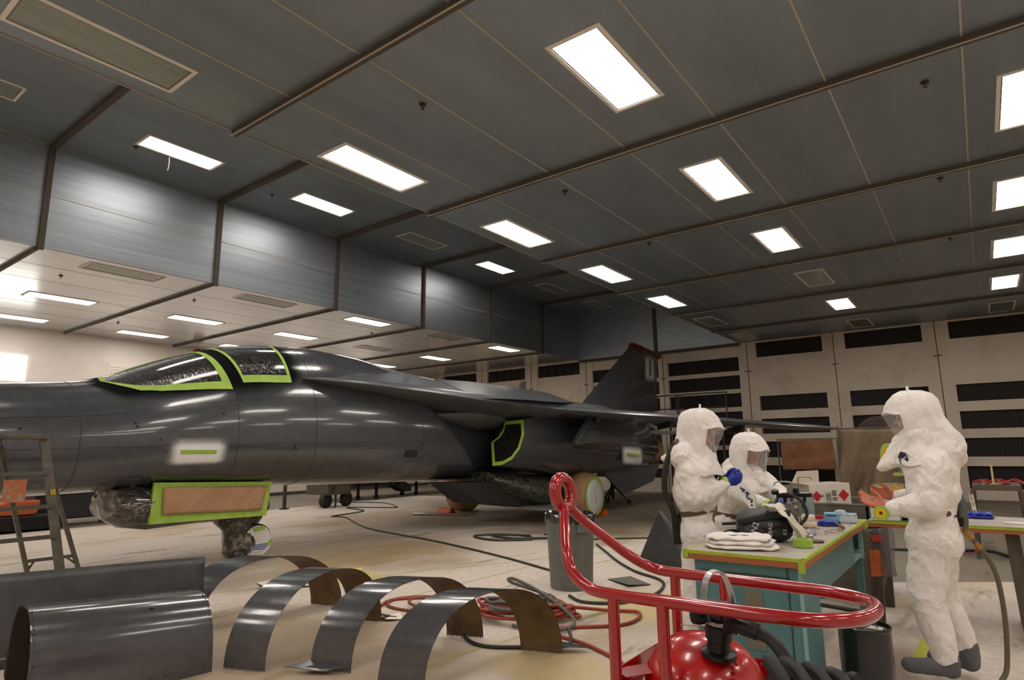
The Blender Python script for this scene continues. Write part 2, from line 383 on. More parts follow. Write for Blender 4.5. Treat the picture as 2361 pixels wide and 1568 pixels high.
# left wall window, louvre and alarm lamp
wn = M().box((XL, 3.6, 3.52), (XL+.03, 5.45, 4.22)).build('window_1', mat('lit_window_pane', (230, 235, 225), .3, emit=((250, 255, 246), 2.6))); struct(wn)
t = thing('wall_louvre', 'small pale louvred vent on the white left wall behind the windscreen', 'vent')
M().box((XL, 7.45, 3.75), (XL+.03, 8.1, 4.22)).build('frame', m_frame, t)
lv = M()
for k in range(5): lv.box((XL+.02, 7.5, 3.8+k*.08), (XL+.05, 8.05, 3.85+k*.08))
lv.build('louvre_slats', m_white, t)
t = thing('alarm_lamp', 'round dark red lamp on a pipe bracket high on the white left wall', 'alarm')
M().lathe([(.001, 0), (.1, 0), (.17, .05), (.18, .16), (.12, .2), (.001, .21)], (XL+.42, 9.85, 4.72), 24, (1, -.3, 0)).build('lamp_housing', mat('alarm_red', (110, 26, 24), .35), t, smooth=40)
M().tube([(XL+.03, 9.6, 4.45), (XL+.35, 9.6, 4.45), (XL+.42, 9.85, 4.6), (XL+.42, 9.85, 4.7)], .02, 8).tube([(XL+.05, 8.9, 4.42), (XL+.3, 9.6, 4.47)], .018, 8).build('bracket', m_spr, t)
# ---------------- aircraft ----------------
FUS = [(-1.75,1.70,1.67,.02,1.685),(-1.4,1.83,1.53,.18,1.67),(-.6,2.0,1.32,.38,1.65),(.6,2.17,1.14,.58,1.63),(1.6,2.29,1.06,.72,1.62),(2.3,2.36,1.045,.79,1.63),(2.9,2.43,1.05,.85,1.65),
(3.24,2.51,1.06,.89,1.66),(3.54,2.65,1.07,.93,1.67),(3.97,2.83,1.07,.97,1.68),(4.39,2.98,1.06,1.0,1.69),(4.77,3.09,1.04,1.02,1.70),(5.12,3.15,1.03,1.04,1.71),(5.8,3.22,1.0,1.07,1.72),(6.21,3.24,.99,1.09,1.73),
(7.13,3.19,.97,1.13,1.74),(7.74,3.10,.96,1.15,1.74),(8.6,3.02,.94,1.15,1.74),(9.39,2.95,.91,1.15,1.74),(10.1,2.91,.88,1.1,1.72),(10.8,2.9,.87,1.0,1.7),(12.5,2.84,.84,.8,1.7),(15,2.78,.86,.8,1.7),(17,2.7,.95,.8,1.7),(19,2.55,1.15,.7,1.7),(20.3,2.3,1.45,.35,1.75)]
FC = -9.05
def fsec(Y):
    T = FUS
    if Y <= T[0][0]: return T[0][1:]
    for i in range(len(T)-1):
        if Y <= T[i+1][0]:
            t = (Y-T[i][0])/(T[i+1][0]-T[i][0])
            p0=T[max(i-1,0)];p1=T[i];p2=T[i+1];p3=T[min(i+2,len(T)-1)]
            out=[]
            for k in range(1,5):
                # monotone-ish hermite
                m1=(p2[k]-p0[k])/(p2[0]-p0[0]) if p2[0]!=p0[0] else 0
                m2=(p3[k]-p1[k])/(p3[0]-p1[0])
                h=p2[0]-p1[0]
                out.append((2*t**3-3*t**2+1)*p1[k]+(t**3-2*t*t+t)*h*m1+(-2*t**3+3*t*t)*p2[k]+(t**3-t*t)*h*m2)
            return out
    return T[-1][1:]
def fsurf(Y, th, off=0.0):
    zt, zb, w, zc = fsec(Y)
    c, s = math.cos(th), math.sin(th)
    if s >= 0: n = 2.0; h = zt-zc
    else: n = 2.5; h = zc-zb
    x = (w+off)*math.copysign(abs(c)**(2/n), c); z = (h+off)*math.copysign(abs(s)**(2/n), s)
    if 7.9 < Y:
        zz = zc+z; k = (Y-(8.1+max(0.0, 2.35-zz)*1.15))/.42
        k = max(0.0, min(1.0, k)); k = k*k*(3-2*k)
        if zz < 2.5: x *= 1-.36*k*min(1.0, (2.5-zz)/.15)
    return (FC+x, Y, zc+z)
def paint(name, c, rough, coat=.6):
    mt = mat(name, c, rough, .0, var=(9, tuple(v*1.12 for v in c), .4, .7), bump=(1.6, .3, .03), coat=coat)
    return mt
m_jet = paint('jet_grey_gloss', (64, 66, 70), .2, .8)
m_jetw = paint('jet_grey_satin', (82, 84, 88), .33, .25)
m_jetd = mat('jet_dark', (40, 41, 44), .5)
m_tape = mat('green_masking_tape', (160, 192, 78), .6, var=(8, (144, 178, 60), .4, .7))
m_kraft = mat('kraft_paper', (178, 138, 104), .75, var=(5, (160, 120, 88), .4, .7), bump=(7, .5, .02))
m_wrap = mat('clear_plastic_over_dark', (66, 62, 58), .12, .35, var=(9, (190, 180, 164), .5, .72), bump=(12, 1.0, .12), coat=1)  # pale mottling puts highlights of the wrinkled film into the colour
m_wrapc = mat('canopy_plastic', (40, 38, 38), .08, .6, var=(13, (176, 170, 164), .58, .72), bump=(13, 1.0, .15), coat=1, stretch=(1.4, 2.6, .5))  # pale streaks are crinkle glints painted into the base colour
m_wrapg = mat('foil_wrap_greenish', (104, 102, 90), .2, .5, var=(5, (58, 74, 34), .5, .65), bump=(9, 1.0, .12), coat=.8)
def soft_mat(name, c, rough):
    mt = mat(name, c, rough); nt = mt.node_tree; b = nt.nodes['Principled BSDF']
    a = nt.nodes.new('ShaderNodeVertexColor'); a.layer_name = 'cover'
    nt.links.new(a.outputs['Color'], b.inputs['Alpha']); return mt
m_overw = soft_mat('white_overspray', (236, 236, 236), .6)
m_overk = soft_mat('black_overspray', (8, 8, 10), .85); m_overk.node_tree.nodes['Principled BSDF'].inputs['Specular IOR Level'].default_value = .1

jet = thing('swing_wing_jet', 'dark grey swing-wing jet aircraft masked with green tape for painting, parked nose to the left', 'aircraft')
ys = [-1.75+.0, -1.7, -1.6, -1.4, -1.1] + [-.8+.3*k for k in range(11)] + [2.4+.15*k for k in range(37)] + [7.95+.06*k for k in range(48)] + [10.85+.5*k for k in range(20)]
NT = 120
fo = M().loft([[fsurf(y, 2*PI*j/NT) for j in range(NT)] for y in ys]).build('fuselage', m_jet, jet, smooth=50)
def strip(name, mt, pts_a, pts_b, off, nu=24, nv=2, parent=jet, alpha=None):
    """surface patch on the fuselage between two (Y, angle) polylines"""
    def samp(P, u):
        L = [0]
        for i in range(len(P)-1): L.append(L[-1]+math.hypot(P[i+1][0]-P[i][0], math.radians(P[i+1][1]-P[i][1])))
        t = u*L[-1]
        for i in range(len(P)-1):
            if t <= L[i+1]+1e-9:
                k = (t-L[i])/max(L[i+1]-L[i], 1e-9); return (P[i][0]*(1-k)+P[i+1][0]*k, P[i][1]*(1-k)+P[i+1][1]*k)
        return P[-1]
    def fn(u, v):
        a = samp(pts_a, u); b = samp(pts_b, u)
        return fsurf(a[0]*(1-v)+b[0]*v, math.radians(a[1]*(1-v)+b[1]*v), off)
    mm = M(); mm.grid(fn, nu, nv); o = mm.build(name, mt, parent, smooth=80)
    if alpha:
        ca = o.data.color_attributes.new('cover', 'FLOAT_COLOR', 'POINT')
        for i in range(nu+1):
            for j in range(nv+1):
                u, v = i/nu, j/nv; e = min(u, 1-u)/alpha[0]; f = min(v, 1-v)/alpha[1]
                a = max(0, min(1, e))*max(0, min(1, f)); a = a*a*(3-2*a); ca.data[i*(nv+1)+j].color = (a, a, a, 1)
    return o
def masked_pane(label, low, high, side):
    """low/high: (Y, angle) polylines of the tape's outer edge; mirrored when side=-1"""
    f = (lambda P: P) if side > 0 else (lambda P: [(y, 180-a) for y, a in P])
    pane = strip('canopy_pane', m_wrapc, f(low), f(high), .012, 24, 14)
    pane['label'] = label
    # tape: bands between outer edge and an edge drawn inwards
    def mixp(P, Q, k): 
        n = 16
        def s(R, u):
            i = min(int(u*(len(R)-1)), len(R)-2); t = u*(len(R)-1)-i; return (R[i][0]*(1-t)+R[i+1][0]*t, R[i][1]*(1-t)+R[i+1][1]*t)
        return [tuple(s(P, i/n)[q]*(1-k)+s(Q, i/n)[q]*k for q in (0, 1)) for i in range(n+1)]
    L, H = f(low), f(high); kb = .105
    t = M()
    bands = [(L, mixp(L, H, kb)), (mixp(L, H, 1-kb*.8), H)]
    nl = mixp(L, H, 0); nh = mixp(L, H, 1)
    def col(u): return [tuple(mixp(L, H, v)[int(round(u*16))][q] for q in (0, 1)) for v in (0, .25, .5, .75, 1)]
    bands += [(col(0), [tuple(a[q]+(b[q]-a[q])*.9 for q in (0, 1)) for a, b in zip(col(0), col(1/16))]), (col(1-1/16), col(1))]
    for k, (a, b) in enumerate(bands):
        def fn(u, v, a=a, b=b):
            i = min(int(u*(len(a)-1)), len(a)-2); tt = u*(len(a)-1)-i
            j = min(int(u*(len(b)-1)), len(b)-2); t2 = u*(len(b)-1)-j
            pa = [a[i][q]*(1-tt)+a[i+1][q]*tt for q in (0, 1)]; pb = [b[j][q]*(1-t2)+b[j+1][q]*t2 for q in (0, 1)]
            return fsurf(pa[0]*(1-v)+pb[0]*v, math.radians(pa[1]*(1-v)+pb[1]*v), .016)
        t.grid(fn, 24, 2)
    t.build('tape_border', m_tape, pane, smooth=80)
P1L = [(3.06, 68), (3.2, 56), (3.4, 43), (3.62, 38), (3.9, 35), (4.2, 33), (4.5, 31)]
P1H = [(3.12, 90), (3.3, 89), (3.55, 89), (3.8, 89), (4.0, 89), (4.15, 89), (4.3, 89)]
P1H2 = [(3.14, 88), (3.5, 88.5), (3.8, 88.5), (4.05, 88), (4.25, 80), (4.42, 65), (4.48, 50)]
P2L = [(4.66, 35), (4.9, 34.5), (5.15, 34), (5.4, 34)]
P2H = [(4.48, 88), (4.8, 88), (5.15, 88), (5.45, 88)]
for sd, nm in ((1, 'near side'), (-1, 'far side')):
    masked_pane('front windscreen pane wrapped in crinkled plastic, ' + nm, P1L, P1H, sd)
    masked_pane('rear side pane wrapped in crinkled plastic, ' + nm, P2L, P2H, sd)
# black primer sprayed round the masks
for sd in (1, -1):
    f = (lambda P: P) if sd > 0 else (lambda P: [(y, 180-a) for y, a in P])
    strip('black_overspray', m_overk, f([(2.85, 62), (3.2, 34), (3.9, 24), (4.6, 22), (5.2, 24), (5.72, 28)]), f([(2.9, 100), (3.6, 96), (4.2, 96), (4.8, 96), (5.4, 96), (5.72, 96)]), .006, 48, 24, alpha=(.1, .22))
# white patches with green stripe
strip('white_patch', m_overw, [(3.66, 3), (4.44, 2)], [(3.66, -27), (4.44, -26)], .006, 30, 24, alpha=(.2, .25))
strip('stripe_tape', m_tape, [(3.82, -7.2), (4.27, -8)], [(3.82, -11.6), (4.27, -12.2)], .010, 8, 2)
strip('black_square', mat('soft_black', (30, 30, 34), .6), [(7.5, -11), (7.8, -11)], [(7.5, -20), (7.8, -20)], .006, 6, 6)
# panel lines
pl = M()
for y in (1.15, 2.75, 4.55, 5.75, 7.9, 9.0):
    pl.tube([fsurf(y, math.radians(a), .0015) for a in range(-80, 261, 5)], .0035, 5)
for th in (-3, 24, 157, 183):
    pl.tube([fsurf(-.6+.3*k, math.radians(th), .0015) for k in range(32)], .003, 5)
pl.build('panel_lines', m_jetd, jet)
rb = M()
for y, th in ((3.3, 15), (3.32, 12), (4.35, 16), (5.4, -5), (5.42, -8), (3.58, 1), (2.2, 14), (2.45, 6)):
    p = Vector(fsurf(y, math.radians(th), .004)); M().ell(p, (.016, .016, .016), 8, 6).build('surface_fitting', m_jetd, jet)

# glove (fixed inner wing), both sides
LE = [(-8.1, 5.6, 2.62), (-7.7, 6.55, 2.57), (-7.5, 7.6, 2.51), (-7.2, 8.8, 2.42), (-6.95, 9.7, 2.36), (-6.62, 10.5, 2.30)]
def glove(sd):
    rings = []
    def X(x): return x if sd > 0 else 2*FC-x
    stations = [(LE[i][0], LE[i][1], LE[i][2]) for i in range(len(LE))] + [(-6.6, 11.4, 2.34), (-6.7, 12.4, 2.36), (-7.1, 13.6, 2.38)]
    for i, (x, y, z) in enumerate(stations):
        zt, zb, w, zc = fsec(y); k = i/5.0; ztop = zt-.03-.45*max(0, 1-k*2.2); xi = FC+.25
        th = .02+.13*min(k, 1)
        zi = z-.02-.24*min(k, 1)
        q = [(xi, ztop), (xi+(x-xi)*.35, ztop-(ztop-z-th)*.32), (xi+(x-xi)*.7, ztop-(ztop-z-th)*.78), (x-.12*min(k, 1)-.005, z+th*.9), (x, z), (x-.14*min(k, 1)-.006, z-th*.5), (xi+(x-xi)*.62, z-th*.5-.10*min(k, 1)), (xi+(x-xi)*.3, zi-.05), (xi, zi-.1)]
        rings.append([(X(a), y, b) for a, b in q])
    M().loft(rings).build('wing_glove', m_jetw, jet, smooth=40)
for sd in (1, -1): glove(sd)
# overwing fairing and pivoting wing
def wing(sd):
    def X(x): return x if sd > 0 else 2*FC-x
    root = Vector((-6.75, 10.35, 2.31)); tip = Vector((-2.35, 15.25, 1.88))
    rings = []
    for i in range(13):
        t = i/12; p = root.lerp(tip, t); ch = 2.35*(1-t)+1.05*t; th = (.27*(1-t)+.12*t)
        if i == 12: ch *= .75; th *= .4; 
        cd = Vector((-.62, .785, .0)); ring = []
        for a in range(18):
            u = 2*PI*a/18; xx = (1-math.cos(u))/2; yy = math.sin(u)*math.sqrt(max(1e-3, 1))*.5*(1-.35*xx)*(1 if xx < .999 else 0)
            q = p + cd*ch*xx + Vector((0, 0, yy*th+ .03*math.sin(PI*xx)))
            ring.append((X(q.x), q.y, q.z))
        rings.append(ring)
    wg = M().loft(rings).build('wing', m_jetw, jet, smooth=50)
    fl = M()
    for t in (.15, .4, .65):
        p = root.lerp(tip, t); ch = 2.35*(1-t)+1.05*t; q = p+Vector((-.62, .785, 0))*ch*.8
        M().bar((X(p.x-.25), p.y+.35, p.z-.1), (X(q.x), q.y, q.z-.14), .08, .12).build('flap_track', m_jetd, wg)
    # lip fairing above the wing root
    fr = [[(X(-7.25+.0), 8.7, 2.46), (X(-8.4), 8.7, 2.9), (X(-8.4), 8.7, 2.5)], [(X(-6.9), 9.6, 2.46), (X(-8.2), 9.6, 2.90), (X(-8.2), 9.6, 2.4)], [(X(-6.62), 10.5, 2.44), (X(-8.1), 10.9, 2.87), (X(-8.1), 10.9, 2.4)], [(X(-6.75), 11.2, 2.48), (X(-8.0), 12.0, 2.83), (X(-8.0), 12.0, 2.4)]]
    M().loft(fr).build('root_fairing', m_jetw, jet, smooth=60)
for sd in (1, -1): wing(sd)
# engine nacelles with masked intakes
LIP = [(-7.73, 10.07, 2.09), (-7.28, 10.09, 2.11), (-7.14, 9.92, 1.83), (-7.10, 9.71, 1.54), (-7.18, 9.56, 1.34), (-7.36, 9.48, 1.24), (-7.58, 9.47, 1.22), (-7.86, 9.78, 1.67), (-7.74, 9.86, 1.78), (-7.69, 9.95, 1.92)]
def nacelle(sd):
    def X(x): return x if sd > 0 else 2*FC-x
    n = len(LIP); rings = [[(X(a), b, c) for a, b, c in LIP]]
    # body sections keep the same point order: outer shoulder, side, bottom, inner
    def sec(y, xo, xi, zt, zb):
        return [(X(xi+.35), y, zt+.02), (X(xo-.1), y, zt), (X(xo), y, zt-.3), (X(xo+.02), y, (zt+zb)/2-.1), (X(xo-.08), y, zb+.18), (X(xo-.3), y, zb+.03), (X(xo-.6), y, zb), (X(xi), y, zb+.1), (X(xi), y, (zt+zb)/2), (X(xi), y, zt-.1)]
    rings += [sec(10.5, -7.12, -8.5, 2.2, 1.12), sec(11.4, -7.1, -8.7, 2.25, 1.0), sec(13, -7.15, -8.8, 2.25, .92), sec(15, -7.3, -8.9, 2.2, .93), sec(16.6, -7.5, -8.9, 2.1, 1.0), sec(17.6, -7.75, -8.8, 1.95, 1.1)]
    mm = M(); mm.loft(rings, cap=False); mm.f.append(tuple(len(mm.v)-n+i for i in range(n)))
    nb = mm.build('engine_nacelle', m_jet, jet, smooth=42)
    c = Vector((sum(p[0] for p in LIP)/n, sum(p[1] for p in LIP)/n, sum(p[2] for p in LIP)/n))
    inn = [tuple(Vector(p).lerp(c, .16)) for p in LIP]
    tp = M(); k = len(tp.v)
    tp.v += [(X(a), b-.012, z) for a, b, z in LIP] + [(X(a), b-.012, z) for a, b, z in inn]
    for i in range(n): tp.f.append((i, (i+1) % n, n+(i+1) % n, n+i))
    tp.build('intake_tape', m_tape, nb, solid=.006)
    cv = M(); cv.v += [(X(a), b+.004, z) for a, b, z in LIP]; cv.v.append((X(c.x), c.y+.05, c.z))
    for i in range(n): cv.f.append((i, (i+1) % n, n))
    cv.build('intake_cover', mat('dark_film', (26, 25, 25), .12, .3, bump=(6, .8, .05), coat=1), nb, solid=.004)
    # spike cone ahead of the intake
    cone = []
    for y, r in ((7.9, .02), (8.6, .16), (9.3, .34), (9.9, .46), (10.4, .5)):
        cone.append([(X(-8.3+math.cos(a)*r*1.35), y, 2.22-.05+ -math.sin(a)*r*.8 + .06*(y-7.9)) for a in [PI*q/12 for q in range(13)]] + [(X(-8.3-r), y, 2.35)])
    M().loft(cone).build('intake_spike', m_jetw, jet, smooth=60)
    # tail pipe cover
    M().lathe([(.42, 0), (.44, .25), (.4, .45), (.3, .5), (.001, .5)], (X(-8.15), 17.5, 1.5), 24, (0, 1, -.05)).build('exhaust_cover', m_kraft, jet, smooth=40)
    # tailplane and ventral strake
    M().prism([(X(-7.9), 16.6, 1.95), (X(-7.9), 19.0, 1.95), (X(-6.4), 19.1, 1.9), (X(-6.2), 18.4, 1.9)], (0, 0, .09)).build('tailplane', m_jetw, jet)
    M().prism([(X(-7.7), 13.9, .98), (X(-7.75), 15.1, .33), (X(-7.75), 17.0, .6), (X(-7.7), 17.4, 1.1)], (.05*sd, 0, 0)).build('ventral_strake', m_jetw, jet)
    # pylon under wing
    M().prism([(X(-6.5), 10.8, 1.63), (X(-6.5), 11.45, 2.2), (X(-6.5), 13.7, 2.2), (X(-6.5), 13.35, 1.67), (X(-6.5), 11.0, 1.61)], (-.14*sd, 0, 0)).build('wing_pylon', m_jet, jet, bev=.03)
for sd in (1, -1): nacelle(sd)
# white patch on the nacelle side
wp = M(); nu, nv = 24, 16
for i in range(nu+1):
    for j in range(nv+1):
        y = 14.05+1.55*i/nu; z = 1.12+.5*j/nv - .06*i/nu; xo = -7.15-.15*(y-13)/2 if y < 15 else -7.3-.2*(y-15)/1.6
        wp.v.append((xo+.045, y, z))
for i in range(nu):
    for j in range(nv):
        a = i*(nv+1)+j; wp.f.append((a, a+nv+1, a+nv+2, a+1))
o = wp.build('white_patch', m_overw, jet)
ca = o.data.color_attributes.new('cover', 'FLOAT_COLOR', 'POINT')
for i in range(nu+1):
    for j in range(nv+1):
        a = max(0, min(1, min(i, nu-i)/4))*max(0, min(1, min(j, nv-j)/4)); ca.data[i*(nv+1)+j].color = (a, a, a, 1)
M().prism([(-7.2, 14.4, 1.36), (-7.24, 15.25, 1.30), (-7.24, 15.25, 1.36), (-7.2, 14.4, 1.42)], (.02, 0, 0)).build('stripe_tape', m_tape, jet)
# fin
M().loft([[(FC-.09, 15.4, 2.7), (FC, 15.2, 2.7), (FC+.09, 15.4, 2.7), (FC+.16, 17.5, 2.7), (FC+.05, 20.3, 2.75), (FC-.05, 20.3, 2.75), (FC-.16, 17.5, 2.7)],
          [(FC-.03, 18.75, 4.88), (FC, 18.65, 4.9), (FC+.03, 18.75, 4.88), (FC+.06, 19.6, 4.86), (FC+.02, 20.85, 4.74), (FC-.02, 20.85, 4.74), (FC-.06, 19.6, 4.86)]]).build('tail_fin', m_jetw, jet, smooth=50)
m_red = mat('faded_red', (120, 34, 32), .6); m_brn = mat('brown_tape', (132, 92, 58), .6, var=(6, (110, 60, 40), .4, .6))
M().loft([[(FC-.07, 18.6, 4.86), (FC+.07, 18.6, 4.86), (FC+.08, 19.5, 4.72), (FC-.08, 19.5, 4.72)], [(FC-.05, 18.72, 5.02), (FC+.05, 18.72, 5.02), (FC+.08, 19.5, 5.0), (FC-.08, 19.5, 5.0)]]).build('fin_cap', m_red, jet, bev=.02)
M().loft([[(FC-.08, 18.9, 4.97), (FC+.08, 18.9, 4.97), (FC+.09, 20.98, 4.72), (FC-.09, 20.98, 4.72)], [(FC-.05, 18.9, 5.05), (FC+.05, 18.9, 5.05), (FC+.09, 20.98, 4.88), (FC-.09, 20.98, 4.88)]]).build('fin_fairing', m_brn, jet, bev=.03)
fp = M(); nu, nv = 12, 24
for i in range(nu+1):
    for j in range(nv+1):
        t = j/nv; y0 = 19.25*(1-t)+19.5*t; fp.v.append((FC+.175-.095*t, y0+.95*i/nu, 3.75+1.0*t))
for i in range(nu):
    for j in range(nv):
        a = i*(nv+1)+j; fp.f.append((a, a+nv+1, a+nv+2, a+1))
o = fp.build('white_patch', m_overw, jet); ca = o.data.color_attributes.new('cover', 'FLOAT_COLOR', 'POINT')
for i in range(nu+1):
    for j in range(nv+1):
        a = max(0, min(1, min(i, nu-i)/3))*max(0, min(1, min(j, nv-j)/5)); ca.data[i*(nv+1)+j].color = (a, a, a, 1)
M().prism([(FC+.165, 19.72, 3.98), (FC+.165, 19.80, 3.98), (FC+.11, 20.0, 4.6), (FC+.11, 19.92, 4.6)], (.02, 0, 0)).build('stripe_tape', mat('dark_green_tape', (92, 120, 44), .6), jet)
# small blade aerial on the spine
M().prism([(FC+.0, 12.2, 2.8), (FC, 12.55, 2.8), (FC, 12.6, 3.2), (FC, 12.42, 3.2)], (.05, 0, 0)).build('aerial', m_jetw, jet)

# nose gear bay: door masked with paper, plastic wrapped well and strut
door = M().prism([(-8.32, 3.62, .66), (-8.32, 5.2, .63), (-8.36, 5.28, 1.1), (-8.36, 3.66, 1.16)], (-.05, 0, 0)).build('nose_gear_door', m_tape, jet); door['label'] = 'nose wheel door edged in green masking tape'
def door_fn(u, v):
    a = Vector((-8.305, 3.76, .765)).lerp(Vector((-8.305, 5.11, .72)), u); b = Vector((-8.335, 3.76, 1.09)).lerp(Vector((-8.335, 5.19, 1.05)), u)
    p = a.lerp(b, v); p.x += .012*math.sin(7*u+4*v)*math.sin(PI*u)*math.sin(PI*v)+.008; return p
pp = M(); pp.grid(door_fn, 20, 8); pp.build('masking_paper', m_kraft, door, smooth=60, solid=.004)
def lumpy(name, secs, mt, parent, n=20, amp=.05, seed=1):
    rnd = random.Random(seed); rings = []
    for c, rx, ry, ax in secs:
        ring = []
        for j in range(n):
            a = 2*PI*j/n; k = 1+rnd.uniform(-amp, amp)
            if ax == 'y': ring.append((c[0]+rx*math.cos(a)*k, c[1]+rnd.uniform(-amp, amp)*.2, c[2]+ry*math.sin(a)*k))
            else: ring.append((c[0]+rx*math.cos(a)*k, c[1]+ry*math.sin(a)*k, c[2]+rnd.uniform(-amp, amp)*.2))
        rings.append(ring)
    return M().loft(rings).build(name, mt, parent, smooth=35)
lumpy('nose_bay_wrap', [((-8.85, 3.22, .98), .1, .08, 'y'), ((-8.8, 3.26, .92), .36, .2, 'y'), ((-8.8, 3.45, .88), .46, .27, 'y'), ((-8.82, 3.75, .86), .47, .29, 'y'), ((-8.85, 4.4, .85), .46, .27, 'y'), ((-8.85, 5.3, .8), .44, .25, 'y'), ((-8.85, 5.35, .8), .3, .2, 'y')], m_wrap, jet, 24, .07, 3)
lumpy('nose_strut_wrap', [((-8.85, 5.0, .72), .3, .42, 'z'), ((-8.85, 5.05, .56), .24, .36, 'z'), ((-8.84, 5.08, .42), .2, .24, 'z'), ((-8.84, 5.1, .25), .25, .22, 'z'), ((-8.84, 5.1, .1), .24, .22, 'z'), ((-8.84, 5.1, .03), .16, .14, 'z')], m_wrap, jet, 22, .1, 5)
def wheel(x, y, z, r, wd, mt_side, nm, wrap):
    w_ = M().lathe([(r*.5, -wd/2), (r*.85, -wd/2), (r, -wd*.3), (r*1.01, 0), (r, wd*.3), (r*.85, wd/2), (r*.5, wd/2)], (x, y, z), 32, (1, 0, 0)).build(nm, wrap, jet, smooth=50)
    M().lathe([(r*.02, 0), (r*.3, .012), (r*.34, .002), (r*.6, .014), (r*.64, .004), (r*.9, .008), (r*.92, -.03)], (x+wd/2, y, z), 32, (1, 0, 0)).build('wheel_cover', mt_side, w_, smooth=50)
    return w_
m_disc = mat('white_plastic_disc', (222, 220, 218), .4, bump=(8, .4, .01))
m_rub = mat('tyre_black', (30, 30, 30), .7)
wA = wheel(-8.72, 5.28, .245, .245, .16, m_disc, 'nose_wheel', m_rub); wB = wheel(-9.14, 5.28, .245, .245, .16, m_disc, 'nose_wheel', m_rub)
M().prism([(-8.63, 5.20, .44), (-8.63, 5.36, .46), (-8.63, 5.38, .40), (-8.63, 5.22, .38)], (.012, 0, 0)).prism([(-8.63, 5.42, .2), (-8.63, 5.50, .26), (-8.63, 5.50, .21), (-8.63, 5.44, .16)], (.012, 0, 0)).build('tape_scrap', m_tape, wA)
wt = M()
for k in range(3): wt.box((-8.626, 5.16+.02*k, .13+.03*k), (-8.62, 5.40+.02*k, .142+.03*k))
wt.build('blue_print', mat('blue_print', (60, 96, 160), .5), wA)
def main_wheel(x, lbl):
    r = .5
    q = M().lathe([(r*.4, -.26), (r*.8, -.28), (r*.98, -.2), (r*1.02, 0), (r*.98, .2), (r*.84, .27), (r*.5, .27)], (x, 12.35, .5), 28, (1, 0, 0)).build('main_wheel', m_kraft, jet, smooth=50)
    q['label'] = lbl
    M().lathe([(.37, .0), (.43, .012), (.40, .02), (.3, .02)], (x+.265, 12.35, .5), 28, (1, 0, 0)).build('tape_ring', m_tape, q, smooth=40)
    M().lathe([(.01, .03), (.2, .028), (.355, .022), (.375, .0)], (x+.265, 12.35, .5), 28, (1, 0, 0)).build('wheel_cover', m_disc, q, smooth=50)
    return q
mw = main_wheel(-7.28, 'right-hand main wheel wrapped in brown paper with white disc and green tape'); main_wheel(-10.85, 'left-hand main wheel wrapped in brown paper')
M().tube(spline([(-7.0, 12.38, .68), (-6.99, 12.3, .6), (-6.99, 12.36, .45), (-6.99, 12.32, .32)], 5), .008, 6).build('scribble', mat('scribble_blue', (70, 84, 120), .6), mw)
lumpy('main_gear_wrap', [((-8.3, 9.9, .98), .4, .12, 'y'), ((-8.2, 10.4, .85), .5, .25, 'y'), ((-8.1, 11.0, .72), .55, .3, 'y'), ((-8.1, 11.7, .62), .55, .36, 'y'), ((-8.1, 12.3, .6), .5, .4, 'y'), ((-8.2, 13, .7), .5, .35, 'y'), ((-8.4, 14, .9), .4, .15, 'y')], m_wrapg, jet, 22, .09, 8)
lumpy('axle_wrap', [((-10.4, 12.0, .42), .01, .01, 'y'), ((-9.1, 11.75, .4), 1.75, .14, 'y'), ((-9.1, 12.1, .42), 1.75, .2, 'y'), ((-9.1, 12.5, .42), 1.75, .18, 'y'), ((-9.1, 12.6, .42), .1, .1, 'y')], m_wrapg, jet, 26, .06, 9)
M().prism([(-7.95, 8.75, .93), (-7.95, 10.6, .87), (-7.95, 11.0, .7), (-7.95, 11.35, .33), (-7.95, 11.2, .29), (-7.95, 9.5, .5)], (-.7, 0, 0)).build('speed_brake', m_jetd, jet, bev=.03)
tb = M().box((-8.0, 10.9, .28), (-7.2, 11.9, .34)); tb.build('gear_tray', mat('pale_tray', (150, 150, 150), .4, .4), jet)
rebase(jet, (FC, 8, 0))
# chocks
for x, y, lb in ((-10.8, 11.62, 'orange wheel chock in front of the left main wheel'), (-7.35, 13.05, 'orange wheel chock behind the right main wheel')):
    c_ = M().prism([(x-.2, y-.14, 0), (x-.2, y+.14, 0), (x-.2, y+.08, .13), (x-.2, y-.02, .15)], (.42, 0, 0)).build('wheel_chock', mat('chock_orange', (216, 92, 34), .5), bev=.015); tag(c_, lb, 'wheel chock')
# ---------------- red extinguisher cart ----------------
m_redg = mat('red_gloss_paint', (158, 8, 16), .2, var=(30, (150, 6, 14), .4, .7), coat=.8)
m_tank = mat('red_tank', (186, 20, 20), .25, var=(4, (176, 18, 18), .4, .7), coat=.5)
m_steel = mat('worn_steel', (150, 150, 146), .3, .9)
m_blackm = mat('black_metal', (26, 25, 25), .35, .4)
m_rubber = mat('black_rubber', (24, 23, 23), .5, bump=(60, .5, .003))
m_alu = mat('brushed_aluminium', (200, 202, 204), .3, .9)
cart = thing('extinguisher_cart', 'glossy red tube-frame wheeled fire extinguisher cart in the foreground', 'fire extinguisher')
RP = [(-1.43, 2.255, 1.262), (-1.40, 2.21, 1.235), (-1.355, 2.145, 1.18), (-1.312, 2.085, 1.115), (-1.275, 2.06, 1.055), (-1.21, 2.05, 1.015), (-1.12, 2.047, 1.0), (-.8, 2.05, 1.0), (-.56, 2.055, 1.0), (-.44, 2.08, 1.0), (-.355, 2.16, 1.0), (-.325, 2.28, 1.0), (-.35, 2.40, 1.0), (-.43, 2.475, 1.0), (-.55, 2.505, 1.0), (-.8, 2.52, 1.0), (-1.08, 2.535, 1.0), (-1.17, 2.53, 1.01), (-1.25, 2.49, 1.055), (-1.33, 2.43, 1.13), (-1.40, 2.365, 1.205), (-1.435, 2.315, 1.258)]
fr = M().tube(spline(RP, 7), .0212, 18)
